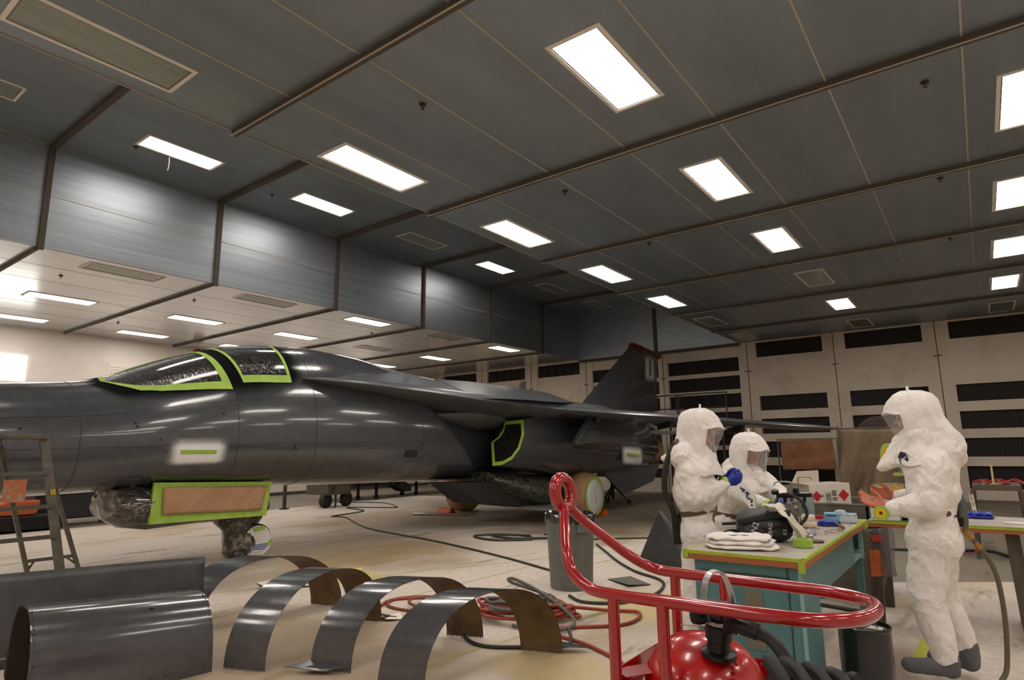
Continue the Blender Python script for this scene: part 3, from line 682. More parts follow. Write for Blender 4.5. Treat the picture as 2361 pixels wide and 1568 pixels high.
for x, y in ((-1.1, 2.045), (-.917, 2.045), (-1.075, 2.535), (-.87, 2.522)):
    fr.tube([(x, y, 1.0), (x, y, .12)], .0205, 16)
fr.tube([(-1.1, 2.045, .12), (-.6, 2.045, .12), (-.6, 2.53, .12), (-1.1, 2.53, .12)], .0185, 12, closed=True)
fr.build('tube_frame', m_redg, cart, smooth=60)
rn = Vector((.98, -.1, .15)).normalized(); ru = Vector((-.15, 0, 1)); ru = (ru-rn*ru.dot(rn)).normalized(); rv_ = rn.cross(ru)
rc = Vector((-1.448, 2.285, 1.322))
M().tube([rc + (ru*math.cos(a)*.061 + rv_*math.sin(a)*.054) for a in [2*PI*k/36 for k in range(36)]], .0265, 18, closed=True).build('tow_ring', m_redg, cart, smooth=60)
TC = (-.885, 2.29)
tk = M().lathe([(.001, .25), (.15, .26), (.2, .32), (.205, .40), (.205, .68), (.2, .725), (.18, .77), (.145, .808), (.095, .838), (.04, .85), (.001, .852)], (TC[0], TC[1], 0), 48).build('tank', m_tank, cart, smooth=60)
M().lathe([(.2065, .642), (.2065, .648)], (TC[0], TC[1], 0), 48).build('band', m_steel, tk, smooth=60)
lb = M(); 
def lbl(u, v):
    a = math.radians(-205+40*u); r = .12+.045*v; x = math.cos(a)*r; y = -math.sin(a)*r*.9; return (TC[0]-.0+x*.6-.03, TC[1]-.02+y*.6+.07, .855-.02*v-.008*u)
M().prism([(-.99, 2.36, .846), (-.93, 2.41, .846), (-.87, 2.415, .846), (-.885, 2.36, .858), (-.94, 2.33, .858)], (0, 0, .003)).build('tank_label', mat('grey_label', (160, 148, 140), .6), tk)
rv2 = M()
for k in range(6):
    p = Vector((-.735, 2.20-.02*k, .80-.018*k)); rv2.ell(p, (.008, .008, .008), 8, 6)
rv2.build('weld_drips', m_tank, tk, smooth=80)
nb = Vector((-.79, 2.19, .82)); na = Vector((.12, -.10, 1)).normalized()
M().lathe([(.058, 0), (.056, .012), (.04, .02), (.036, .05), (.044, .055), (.044, .1), (.034, .105), (.034, .13), (.05, .135), (.05, .165), (.03, .17), (.001, .172)], nb, 24, na).build('valve_body', m_blackm, cart, smooth=35)
vt = nb+na*.14
M().lathe([(.046, 0), (.05, .004), (.05, .012), (.046, .016)], nb+na*.105, 28, na).build('valve_ring', m_steel, cart, smooth=50)
# aluminium loop handle standing up from the valve
lp = [vt+Vector((p[0]*.62, p[0]*.78+p[1], p[2])) for p in ((-.045, .0, -.02), (-.055, .0, .05), (-.045, 0, .1), (-.02, 0, .13), (.012, 0, .13), (.035, 0, .1), (.055, -.005, .04), (.065, -.01, -.03), (.06, -.012, -.07))]
hb = M(); lps = spline(lp, 6)
for i in range(len(lps)-1): hb.bar(lps[i], lps[i+1]+(lps[i+1]-lps[i])*.25, .034, .004, (0, 1, 0)) if False else hb.bar(lps[i], lps[i+1]+(lps[i+1]-lps[i])*.2, .004, .032, (.78, -.62, 0))
hb.build('loop_handle', m_alu, cart, smooth=40)
M().lathe([(.001, 0), (.03, .0), (.034, .01), (.034, .03), (.001, .034)], vt+Vector((-.05, -.02, -.01)), 20, (-.6, -.7, .2)).build('gauge', m_blackm, cart, smooth=40)
hp = spline([vt+Vector((.02, -.01, -.05)), (-.70, 2.12, .94), (-.655, 2.1, .935), (-.60, 2.1, .925), (-.555, 2.08, .89), (-.53, 2.06, .84), (-.515, 2.04, .76), (-.5, 2.0, .66), (-.48, 1.98, .6)], 6)
M().tube(hp, .0195, 14).build('discharge_hose', m_rubber, cart, smooth=60)
M().tube([(-.73, 2.135, .95), (-.665, 2.103, .942), (-.625, 2.1, .934)], [.028, .028, .026], 8).build('hose_coupling', m_blackm, cart, smooth=30)
ax0 = Vector((-.545, 1.885, .80)); ax1 = Vector((-.355, 2.075, .73)); ad = (ax1-ax0).normalized(); hu = Vector((0, 0, 1)); hv = ad.cross(hu).normalized()
hel = []
for k in range(0, 4*28+1):
    t = k/(4*28); a = 2*PI*k/28+PI/2*0; hel.append(ax0.lerp(ax1, t) + hu*math.cos(a)*(.125) + hv*math.sin(a)*.085)
hr = [.0205*(1+.05*(1 if i % 2 else -1)) for i in range(len(hel))]
M().tube(hel, hr, 14).build('hose_coil', m_rubber, cart, smooth=60)
br = M()
br.bar((-1.1, 2.07, .735), (-1.02, 2.2, .735), .09, .006).bar((-1.12, 2.05, .70), (-1.12, 2.53, .70), .006, .09)
br.box((-1.125, 2.03, .60), (-1.095, 2.06, .70)).bar((-.95, 2.05, .69), (-.55, 2.04, .69), .006, .075).bar((-.56, 2.04, .725), (-.56, 2.53, .725), .07, .006)
br.bar((-.74, 2.06, .725), (-.62, 2.06, .725), .09, .006).bar((-.74, 2.5, .725), (-.56, 2.5, .725), .07, .006).bar((-.95, 2.53, .69), (-.55, 2.53, .69), .006, .075)
br.build('bracket', m_redg, cart)
for y in (2.0, 2.58):
    q = M().lathe([(.03, -.03), (.14, -.035), (.165, -.02), (.17, 0), (.165, .02), (.14, .035), (.03, .03)], (-.72, y, .17), 28, (0, 1, 0)).build('cart_wheel', m_rub, cart, smooth=50)
M().box((-1.12, 2.2, 0), (-1.06, 2.38, .13)).build('foot', m_redg, cart)
rebase(cart, (-.8, 2.29, 0))

# ---------------- curved aircraft skins lying on the floor ----------------
m_skin = mat('skin_grey_gloss', (60, 61, 64), .2, var=(14, (68, 69, 72), .35, .7), bump=(2.5, .3, .02), coat=.7)
m_skinin = mat('skin_inside_tan', (104, 82, 50), .6, .1, var=(7, (66, 50, 34), .45, .7))
def hoop(label, A, B, ht, wd, kinkA=0, kinkB=0, dirw=(.92, .39), flap=None, notch=0):
    t = thing('skin_hoop', label, 'aircraft panel', 'curved grey strips on the floor')
    A = Vector((A[0], A[1], 0)); B = Vector((B[0], B[1], 0)); W = Vector((dirw[0], dirw[1], 0)).normalized()
    mid = (A+B)/2; half = (B-A)/2; NU, NV = 40, 30
    def fn(off):
        def f(u, v):
            a = PI*u; c = math.cos(a); s = max(0, math.sin(a))
            p = mid - half*math.copysign(abs(c)**.85, c)*(1) + Vector((0, 0, 1))*ht*(s**.9)
            wv = wd*(v-.5); 
            if u < .2 and notch: wv *= 1.0+.12*(1 if u < .12 else 0)
            p = p + W*wv
            if u in (0, 1): p.z += .004 + (.018 if int(v*NV+.5) % 2 else 0)
            nrm = (half.normalized()*(-c) + Vector((0, 0, 1))*s)
            return p + nrm*off
        return f
    g = M(); g.grid(fn(.002), NU, NV); g.build('outer_skin', m_skin, t, smooth=60)
    g = M(); g.grid(fn(-.002), NU, NV); g.build('inner_skin', m_skinin, t, smooth=60)
    if flap:
        e, sgn, L = flap; base = A if e == 'A' else B; out = (A-B).normalized() if e == 'A' else (B-A).normalized()
        q = [base+W*(-wd/2)+Vector((0, 0, .07)), base+W*(wd/2)+Vector((0, 0, .05)), base+W*(wd/2)+out*L*.7+W*sgn+Vector((0, 0, .03)), base+W*(-wd*.35)+out*L+W*sgn+Vector((0, 0, .05))]
        M().prism(q, (0, 0, .004)).build('bent_tab', m_skin, t)
    rvt = M()
    for u in (.12, .3, .5, .7, .88):
        for v in (.06, .94):
            rvt.ell(fn(.003)(u, v), (.006, .006, .006), 6, 4)
    rvt.build('rivet_holes', m_jetd, t)
    rebase(t, (mid.x, mid.y, 0)); return t
hoop('grey curved hoop farthest back, partly behind the big barrel-shaped skin', (-5.75, 2.85), (-5.42, 4.1), .545, .34, flap=('B', .1, .12))
hoop('grey curved hoop second from the left, in front of the farthest one', (-4.33, 2.60), (-4.66, 3.95), .555, .33, flap=('B', .1, .12))
hoop('grey curved hoop with a flared foot, left of the nearest one', (-3.80, 2.93), (-3.57, 4.08), .545, .31, flap=('A', -.12, .12))
hoop('grey curved hoop nearest the red cart, cut by the bottom edge', (-3.15, 2.98), (-2.84, 4.12), .53, .32, flap=('B', .15, .16))
# big barrel-shaped skin
A = Vector((-4.50, 2.46, 0)); d_ = Vector((-.1, -.995, 0)); n_ = Vector((-.995, .1, 0)); 
t = thing('curved_fairing', 'large half-barrel grey skin lying on the floor at lower left', 'aircraft panel')
def bf(off):
    def f(u, v):
        a = PI*v; c = math.cos(a); s = max(0, math.sin(a)); r = .33; h = .50+.075*u
        return A + d_*(1.05*u) + n_*(r - r*math.copysign(abs(c)**.75, c)*(1+off)) + Vector((0, 0, h*s**.75*(1+off)))
    return f
g = M(); g.grid(bf(.004), 30, 36); g.build('outer_skin', m_skin, t, smooth=60)
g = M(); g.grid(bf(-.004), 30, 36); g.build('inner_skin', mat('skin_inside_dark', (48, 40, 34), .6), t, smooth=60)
rvt = M()
for k in range(16):
    v = .02+.026*k
    for u in (.015, .985): rvt.ell(bf(.006)(u, v), (.005, .005, .005), 6, 4)
for k in range(12): rvt.ell(bf(.006)(.05+.08*k, .015), (.006, .006, .006), 6, 4)
rvt.ell(bf(.008)(.36, .33), (.016, .016, .006), 10, 6)
rvt.build('rivet_holes', m_jetd, t)
e1 = M()
for k in range(35): e1.bar(bf(0)(1, k/36), bf(0)(1, (k+1)/36), .004, .012)
e1.build('rim', m_skin, t)
rebase(t, tuple(A+d_*.5+n_*.3))
# flat skin standing on edge behind it
t = thing('skin_sheet', 'long flat grey skin standing on edge behind the half-barrel skin', 'aircraft panel')
def sf(u, v): 
    p = Vector((-5.30, 2.78, 0)).lerp(Vector((-6.05, 1.0, 0)), u); p.z = .655*v; p += Vector((-.9, .38, 0))*(.05*v*v+.01*math.sin(6*u)); return p
g = M(); g.grid(sf, 24, 10); g.build('sheet', mat('sheet_grey', (70, 71, 74), .34, .2, var=(5, (84, 84, 86), .4, .7)), t, smooth=60, solid=.006)
e1 = M().bar(sf(.045, 0)+Vector((.01, 0, 0)), sf(.045, 1)+Vector((.01, 0, 0)), .006, .006).bar(sf(0, .12)+Vector((.012, 0, 0)), sf(1, .12)+Vector((.012, 0, 0)), .004, .012); e1.build('edge_seam', m_steel, t)
rebase(t, (-5.6, 2, 0))

# ---------------- step ladder ----------------
m_lad = mat('ladder_metal', (104, 98, 88), .45, .5, var=(8, (80, 74, 66), .4, .7))
t = thing('step_ladder', 'open metal step ladder standing at the left edge beside the nose', 'ladder')
Lx = -7.0
def fp_(k, z): # front rail point
    s = (1.67-z)/1.67; y = (1.70-.14*s*1.7) if k == 0 else (2.05+.27*s); return Vector((Lx+.22*s, y, z))
def bp_(k, z):
    s = (1.67-z)/1.67; y = (1.72+.65*s) if k == 0 else (2.03+.80*s); return Vector((Lx-.05-.72*s, y, z))
for k in (0, 1):
    M().bar(fp_(k, .0), fp_(k, 1.67), .075, .022, (1, 0, 0)).build('front_rail', m_lad, t)
    M().bar(bp_(k, .0), bp_(k, 1.62), .035, .035, (1, 0, 0)).build('rear_leg', m_lad, t)
for z in (1.35, 1.05, .78, .45, .2):
    M().bar(fp_(0, z), fp_(1, z), .085, .03 if z > .01 else .03, (0, 0, 1)).build('step', m_lad, t)
M().box((Lx-.12, 1.68, 1.655), (Lx+.06, 2.07, 1.70)).build('top_cap', m_lad, t, bev=.008)
M().bar(bp_(0, .5), bp_(1, .5), .03, .03).build('rear_brace', m_lad, t)
M().bar(bp_(1, .5)+Vector((0, -.08, 0)), bp_(1, .4), .015, .015).bar(bp_(0, .5)+Vector((0, .08, 0)), bp_(0, .4), .015, .015).build('corner_stay', m_lad, t)
st_ = M().box((Lx+.03, 1.78, 1.1), (Lx+.035, 1.95, 1.3)); st_.build('warning_label', mat('orange_label', (190, 110, 66), .6, var=(20, (160, 150, 130), .5, .6)), t)
M().bar(fp_(1, 1.15)+Vector((.02, .012, 0)), fp_(1, 1.2)+Vector((.02, .012, 0)), .03, .03).build('yellow_sticker', mat('yellow_sticker', (180, 150, 50), .6), t)
rebase(t, (Lx-.2, 1.9, 0))

# ---------------- bin ----------------
t = thing('trash_can', 'grey round plastic trash can with black liner behind the red cart', 'trash can')
m_can = mat('bin_grey', (108, 112, 106), .5, var=(6, (94, 97, 92), .4, .7))
M().lathe([(.001, 0), (.225, 0), (.235, .02), (.262, .62), (.27, .64), (.272, .78), (.262, .78), (.25, .62), (.22, .03), (.001, .03)], (0, 0, 0), 40).build('can_body', m_can, t, smooth=40)
for a in (.35, .35+PI):
    hq = M().box((.262, -.07, .68), (.315, .07, .70)).box((.262, -.075, .60), (.27, .075, .70)).box((.305, -.07, .62), (.315, .07, .70)).build('handle', m_can, t, bev=.006)
    hq.rotation_euler = (0, 0, a-.9)
rg = random.Random(4); rings = []
for r, z in ((.268, .70), (.285, .74), (.288, .78), (.285, .80), (.262, .805), (.245, .74), (.2, .5)):
    rings.append([(math.cos(2*PI*j/48)*(r+rg.uniform(-.012, .012)), math.sin(2*PI*j/48)*(r+rg.uniform(-.012, .012)), z+rg.uniform(-.014, .014)) for j in range(48)])
M().loft(rings).build('bin_liner', mat('black_bag', (18, 18, 19), .2, coat=.6), t, smooth=50)
t.location = (-3.83, 6.17, 0)

# ---------------- hoses and cables on the floor ----------------
def hose(name, label, cat, pts, r, mt, n=8, closed=False):
    o = M().tube(spline(pts, n), r, 10, closed=closed).build(name, mt, smooth=60); tag(o, label, cat); return o
m_hr = mat('hose_red', (150, 58, 46), .5); m_hg = mat('hose_grey', (92, 88, 78), .5); m_hb = mat('hose_black', (44, 44, 44), .5)
def coilpts(c, r, turns, z0, seed, sq=.62, ang=.6):
    rg = random.Random(seed); out = []
    for k in range(turns*9):
        a = 2*PI*k/9; rr = r*(1+rg.uniform(-.28, .28)); x = math.cos(a)*rr; y = math.sin(a)*rr*sq
        out.append((c[0]+x*math.cos(ang)-y*math.sin(ang)+rg.uniform(-.03, .03), c[1]+x*math.sin(ang)+y*math.cos(ang)+rg.uniform(-.03, .03), z0+rg.uniform(0, .03)+.006*k/3))
    return out
hose('air_hose', 'dull red air hose heaped in loops behind the hoops', 'hose', [(-4.9, 4.35, .02), (-5.0, 4.6, .02), (-4.75, 4.85, .02), (-4.4, 4.75, .02), (-4.1, 4.75, .03)] + coilpts((-3.5, 4.8), .36, 6, .03, 2) + [(-3.0, 5.4, .03), (-2.7, 5.5, .03), (-2.65, 5.1, .02), (-3.1, 4.6, .02), (-2.6, 4.42, .02), (-2.1, 4.1, .02), (-1.6, 3.4, .02), (-1.3, 2.8, .02)], .015, m_hr)
hose('air_hose', 'grey air hose looping high over the red hose heap', 'hose', coilpts((-3.5, 4.78), .3, 4, .09, 5) + [(-3.5, 5.3, .1), (-3.9, 5.15, .22), (-3.7, 4.95, .30), (-3.35, 4.9, .22), (-3.0, 4.85, .06), (-3.0, 4.6, .03), (-3.4, 4.5, .03)], .016, m_hg)
hose('air_hose', 'red-brown air hose lying in two flat rings left of the hose heap', 'hose', [(-4.45, 4.95, .02), (-4.8, 4.9, .02), (-5.0, 4.65, .02), (-4.85, 4.4, .02), (-4.5, 4.4, .02), (-4.3, 4.6, .03), (-4.5, 4.8, .04), (-4.75, 4.7, .05), (-4.65, 4.5, .05), (-4.2, 4.45, .03), (-3.9, 4.6, .04)], .014, mat('hose_brown', (122, 66, 50), .5))
hose('power_cord', 'black cord curving along the floor between the two nearest hoops', 'cord', [(-3.9, 4.5, .02), (-3.6, 4.1, .02), (-3.3, 3.95, .02), (-3.0, 4.1, .02), (-2.75, 4.35, .02), (-2.9, 4.6, .06)], .014, m_hb)
hose('power_cord', 'thin dark cord running across the paper from under the nose to the trash can', 'cord', [(-15.9, 12.3, .02), (-14.6, 12.9, .02), (-13.2, 12.2, .02), (-13.1, 11.9, .02), (-14.2, 11.3, .02), (-13.0, 10.9, .02), (-12.6, 9.6, .02), (-12.1, 9.6, .02), (-10.0, 8.5, .02), (-7.6, 7.9, .02), (-5.75, 7.3, .02), (-4.3, 6.7, .02)], .014, m_hb)
hose('power_cord', 'dark cord running straight right from behind the trash can to the grey wedge', 'cord', [(-6.5, 9.6, .02), (-5.7, 9.35, .02), (-5.2, 9.75, .02), (-4.6, 10.2, .02), (-4.0, 10.6, .02)], .013, m_hb)
hose('air_hose', 'dark hose lying in flat coils on the paper left of the trash can', 'hose', [(-6.6, 9.3, .02), (-7.2, 9.1, .02), (-7.4, 8.7, .02), (-6.8, 8.5, .02), (-6.3, 8.9, .02), (-6.7, 9.2, .03), (-7.1, 8.85, .04), (-6.6, 8.7, .04), (-6.2, 9.1, .03), (-6.0, 9.4, .02)], .02, m_hb)
hose('air_hose', 'dark hose curving under the red cart rail from the wedge', 'hose', [(-5.1, 9.0, .02), (-4.6, 8.4, .02), (-4.1, 7.8, .02), (-3.6, 7.3, .02), (-3.15, 7.0, .02), (-2.95, 6.6, .02), (-2.9, 6.1, .02), (-3.05, 5.75, .02), (-3.35, 5.6, .02), (-3.6, 5.75, .02)], .016, m_hb)
hose('air_hose', 'black hose in one flat ring on the floor under the teal desk', 'hose', [(-1.75, 6.9, .02), (-1.35, 7.2, .02), (-1.0, 6.95, .02), (-1.0, 6.7, .02), (-1.35, 6.75, .02), (-1.7, 6.8, .02), (-1.75, 6.9, .02)], .02, m_hb)
hose('power_cord', 'dark cord running across the concrete behind the standing man in grey overshoes', 'cord', [(-2.2, 10.6, .02), (-1.2, 10.9, .02), (-.6, 11.1, .02), (-.1, 11.4, .02), (.3, 10.9, .02), (1.5, 11.9, .02)], .02, m_hb)
# scraps of paper
def scrap(label, pts, c=(226, 218, 206), h=.02):
    g = M(); P = [Vector((x, y, 0)) for x, y in pts]; cen = sum(P, Vector())/len(P)
    g.v = [(p.x, p.y, .012+h*(i % 2)) for i, p in enumerate(P)] + [(cen.x, cen.y, .014+h*1.3)]
    g.f = [(i, (i+1) % len(P), len(P)) for i in range(len(P))]
    o = g.build('paper_scrap', mat('scrap', c, .7), solid=.003); tag(o, label, 'paper')
scrap('pale torn paper lying under the farthest hoop', [(-7.0, 4.3), (-6.6, 4.15), (-6.1, 4.75), (-6.5, 5.0), (-7.0, 4.9)], h=.03)
scrap('yellow stained paper flap right of the farthest hoop', [(-6.9, 5.15), (-6.6, 4.9), (-6.2, 5.15), (-6.5, 5.45)], (206, 186, 110), .05)
scrap('small white paper scrap on the floor near the hose loops', [(-4.62, 4.1), (-4.45, 4.02), (-4.38, 4.16), (-4.52, 4.25)])
scrap('grey curled sheet lying on the paper right of the trash can', [(-3.7, 6.75), (-3.3, 6.5), (-3.15, 6.75), (-3.5, 6.95)], (96, 94, 86), .02)

# ---------------- black drum and grey wedge ----------------
t = thing('metal_drum', 'black steel drum with wire handle on the floor below the teal desk', 'drum')
m_drum = mat('black_drum', (26, 25, 26), .3, .1, coat=.3)
M().lathe([(.001, 0), (.138, 0), (.142, .01), (.142, .43), (.148, .438), (.148, .45), (.138, .452), (.135, .435), (.001, .435)], n=40).build('drum_body', m_drum, t, smooth=35)
M().lathe([(.001, .435), (.032, .435), (.032, .45), (.026, .455), (.001, .455)], (-.03, .0, 0), 20).build('cap', m_steel, t, smooth=35)
M().prism([(.02, -.02, .437), (.1, -.03, .437), (.1, .04, .437), (.03, .05, .437)], (0, 0, .002)).build('label', mat('label_paper', (200, 190, 176), .6), t)
M().tube([(-.05, .03, .44), (-.055, .03, .5), (-.03, .03, .51), (.06, -.0, .49), (.07, 0, .44)], .004, 8).build('wire_handle', m_steel, t)
t.location = (-.70, 4.42, 0)
w_ = M().prism([(-3.93, 8.05, 0), (-3.0, 7.55, 0), (-3.25, 7.75, .45), (-3.52, 7.88, .70)], (.02, .035, 0)).build('grey_fin_panel', m_jetd); tag(w_, 'dark grey triangular panel standing on the floor behind the left man', 'aircraft panel')
w_.data.materials.clear(); w_.data.materials.append(mat('wedge_grey', (50, 52, 55), .5, var=(5, (70, 64, 58), .5, .7)))
bp2 = M().prism([(-3.9, 7.95, .0), (-2.8, 7.45, .0), (-2.6, 7.7, .0), (-3.6, 8.3, .0)], (0, 0, .02)).build('wedge_base', mat('base_grey', (84, 88, 92), .5), w_)
# ---------------- teal desk ----------------
m_teal = mat('teal_steel', (80, 123, 126), .42, .1, var=(5, (70, 110, 113), .4, .75), bump=(30, .05, .002))
m_teall = mat('teal_edge', (130, 166, 166), .4, .1)
m_lime = mat('lime_edge_tape', (158, 176, 50), .6, var=(9, (134, 120, 50), .52, .72))
m_chip = mat('chipped_brown_edge', (156, 88, 48), .65, var=(12, (120, 112, 92), .56, .7), stretch=(1, 1, 4))
m_lam = mat('worn_grey_top', (178, 170, 160), .4, var=(6, (148, 138, 124), .45, .75), bump=(20, .1, .002))
desk = thing('desk', 'long teal steel desk with lime-taped grey top beside the two nearer men', 'desk')
DX0, DX1, DY0, DY1, DZ = -1.58, -.88, 3.88, 6.25, .88
M().box((DX0, DY0, DZ-.045), (DX1, DY1, DZ)).build('worktop', m_lam, desk)
e = M()
for a, b in (((DX0-.004, DY0-.004), (DX1+.004, DY0+.004)), ((DX1-.004, DY0-.004), (DX1+.004, DY1)), ((DX0-.004, DY0), (DX0+.004, DY1)), ((DX0, DY1-.004), (DX1, DY1+.004))):
    e.box((a[0], a[1], DZ-.018), (b[0], b[1], DZ+.001))
e.box((DX0, DY0, DZ), (DX1, DY0+.014, DZ+.0015)).box((DX1-.016, DY0, DZ), (DX1, DY1, DZ+.0015)).box((DX0, DY0, DZ), (DX0+.014, DY1, DZ+.0015))
e.box((DX1-.1, DY1-.16, DZ-.06), (DX1+.006, DY1+.006, DZ+.002)).box((DX0-.005, DY0-.005, DZ-.045), (DX0+.03, DY0+.005, DZ)).box((DX1-.03, DY0-.006, DZ-.075), (DX1+.005, DY0-.001, DZ-.0))
e.build('edge_tape', m_lime, desk)
e = M()
e.box((DX0-.002, DY0-.002, DZ-.052), (DX1+.002, DY0+.01, DZ-.017)).box((DX1-.01, DY0, DZ-.052), (DX1+.002, DY1, DZ-.017)).box((DX0-.002, DY0, DZ-.052), (DX0+.01, DY1, DZ-.017))
e.build('edge_band', m_chip, desk)
pd = M().box((DX0+.05, DY0+.04, .0), (DX1-.03, DY0+.46, DZ-.05)).build('pedestal', m_teal, desk, bev=.004)
fl = M().box((DX0+.09, DY0+.032, .76), (DX1-.09, DY0+.041, .765)).box((DX1-.105, DY0+.034, .05), (DX1-.1, DY0+.041, .82)).box((DX0+.09, DY0+.034, .05), (DX0+.094, DY0+.041, .765)); fl.build('panel_grooves', m_jetd, pd)
M().box((DX1-.045, DY0+.03, 0), (DX1-.026, DY0+.045, DZ-.055)).build('corner_flange', m_teall, pd)
rs = M().box((-1.24, DY0+.036, .35), (-1.13, DY0+.0385, .72)); rs.build('rust_stain', mat('rust_patch', (112, 100, 84), .6, var=(14, (84, 112, 108), .4, .6)), pd)
ap = M().box((DX1-.05, DY0+.46, .60), (DX1-.035, 5.7, DZ-.05)).box((DX0+.06, DY0+.46, .60), (DX0+.075, DY1-.06, DZ-.05)); 
M().box((DX1-.05, DY0+.46, .60), (DX1-.035, 5.7, DZ-.05)).build('side_apron', m_teal, desk); M().box((DX0+.06, DY0+.46, .60), (DX0+.075, DY1-.06, DZ-.05)).build('side_apron', m_teal, desk)
M().box((DX0+.08, 5.72, .60), (DX1-.04, 6.1, .62)).box((DX0+.08, 5.70, .60), (DX1-.04, 5.72, DZ-.05)).box((DX1-.06, 6.1, .58), (DX1-.03, 6.14, DZ-.05)).box((DX0+.08, 6.08, .6), (DX1-.04, 6.1, .65)).build('open_shelf', m_teall, desk)
for x in (DX1-.08, DX0+.08):
    for y in (6.16,): M().box((x-.025, y-.02, 0), (x+.025, y+.05, DZ-.05)).build('leg', m_teal, desk)
rebase(desk, (-1.23, 5.0, 0))

# things on the desk
m_cloth = mat('white_coverall_fabric', (226, 220, 214), .75, bump=(14, .35, .01))
def bundle(name, label, cat, c, sx, sy, sz, mt, seed, rz=0, n=3):
    t = thing(name, label, cat); rg = random.Random(seed)
    for L in range(n):
        ph = [rg.uniform(0, 6) for _ in range(6)]
        def fn(u, v, L=L):
            a = 2*PI*u; cz = math.sin((v-.5)*PI); cr = math.cos((v-.5)*PI)**.35
            x = sx/2*(1-.05*L)*math.copysign(abs(math.cos(a))**.5, math.cos(a))*cr*(1+.05*math.sin(3*a+ph[0])+.03*math.sin(7*a+ph[1]))
            y = sy/2*(1-.06*L)*math.copysign(abs(math.sin(a))**.5, math.sin(a))*cr*(1+.06*math.sin(4*a+ph[2])+.03*math.sin(9*a+ph[4]))
            z = sz/n*(L+.5) + sz/n*.62*cz + .008*math.sin(9*x/sx*2+ph[3])*math.sin(7*y/sy*2+ph[5])
            return (x, y, max(z, .001))
        g = M(); g.grid(fn, 48, 12); g.build('folded_layer', mt, t, smooth=70)
    t.location = c; t.rotation_euler = (0, 0, rz); return t
fc = bundle('folded_coverall', 'folded white coverall lying on the near end of the teal desk', 'coverall', (-1.305, 4.14, DZ+.003), .43, .30, .075, m_cloth, 3, .25)
m_navy = mat('navy_print', (44, 44, 96), .6)
M().prism([(-.06, -.085, .078), (.03, -.09, .078), (.055, -.06, .078), (.03, -.035, .078), (-.02, -.05, .078)], (0, 0, .003)).build('navy_patch', m_navy, fc)
bag = thing('tool_bag', 'black rubbery tool bag with white hand lettering lying open on the teal desk', 'bag')
m_bag = mat('black_bag_canvas', (36, 36, 40), .5, var=(8, (52, 52, 56), .5, .75), bump=(9, .6, .012))
rings = []
for k, (y, wx, z0, z1) in enumerate([(0, .02, .06, .09), (.0, .15, .02, .12), (.05, .17, .0, .17), (.12, .175, .0, .20), (.2, .17, .0, .205), (.26, .15, .01, .18), (.28, .04, .08, .14)]):
    ring = []
    for j in range(20):
        a = 2*PI*j/20; ring.append((wx*math.copysign(abs(math.cos(a))**.7, math.cos(a)), y+.01*math.sin(3*a+k), (z0+z1)/2+(z1-z0)/2*math.copysign(abs(math.sin(a))**.7, math.sin(a))))
    rings.append(ring)
M().loft(rings).build('bag_body', m_bag, bag, smooth=70)
M().bar((-.19, .02, .13), (.15, .03, .19), .03, .045).build('zip_rim', m_rub, bag, bev=.012)
for s_, x, z, sz, rot in (('N2', -.09, .10, .055, .25), ('LBAG', .005, .085, .036, .2+PI/2-1.45), ('KS', .095, .07, .034, .3)):
    mm = frame((x, .0-.035, z), (math.sin(.1)*0+.1, 0, 1) if s_ != 'N2' else (.35, 0, 1), (-1, 0, .1))
    text('white_lettering', s_, sz, mat('chalk_white', (200, 196, 190), .7), bag, mm)
for c in bag.children:
    if c.name.startswith('white_lettering'): c.data.transform(Matrix.Translation((0, .018, 0)))
bag.location = (-1.20, 4.42, DZ+.003); bag.rotation_euler = (0, 0, .5)
def ragfn(u, v):
    x = -.10+.24*u+.05*v; y = -.04+.19*v-.05*u; z = .222-.215*max(0, (u-.25)/.75)**1.7+.010*math.sin(9*u+5*v)+.008*math.sin(14*v)+.006*math.sin(23*u)
    return (x-.04*math.sin(PI*v)*u, y-.04*math.sin(PI*u), max(z, .01))
g = M(); g.grid(ragfn, 24, 14); rag = g.build('cloth_rag', mat('rag_cream', (214, 204, 190), .8, bump=(12, .4, .01)), smooth=70, solid=.004); tag(rag, 'cream cloth rag draped over the right end of the black bag', 'rag'); rag.location = (-1.15, 4.47, DZ+.01); rag.rotation_euler = (0, 0, .35)
tr = M().lathe([(.038, 0), (.058, 0), (.058, .048), (.038, .048), (.038, 0)], (0, 0, 0), 32).build('masking_tape_roll', m_tape, smooth=40); tag(tr, 'green masking tape roll lying flat on the desk at the foot of the black bag', 'tape'); tr.location = (-.985, 4.36, DZ+.003)
# pressure pot with gun and hoses
pot = thing('spray_pot', 'metal paint pressure pot with hoses and wire hooks standing on the teal desk', 'spray equipment')
m_pot = mat('pot_metal', (138, 128, 120), .3, .7, var=(9, (110, 70, 62), .5, .75))
M().lathe([(.001, 0), (.085, 0), (.088, .01), (.088, .13), (.098, .135), (.098, .15), (.09, .155), (.07, .175), (.001, .185)], n=32).build('pot_body', m_pot, pot, smooth=40)
cl = M()
for k in range(4):
    a = PI/4+PI/2*k; x, y = math.cos(a)*.1, math.sin(a)*.1; cl.box((x-.012, y-.012, .115), (x+.012, y+.012, .18)).bar((x, y, .18), (x*1.3, y*1.3, .19), .012, .008)
cl.build('lid_clamps', m_steel, pot)
M().tube([(0, 0, .18), (0, 0, .235)], .014, 10).tube([(-.06, 0, .235), (.07, 0, .235)], .016, 10).lathe([(.001, 0), (.03, 0), (.03, .03), (.001, .032)], (-.07, 0, .25), 14, (0, -.3, 1)).build('regulator', m_blackm, pot)
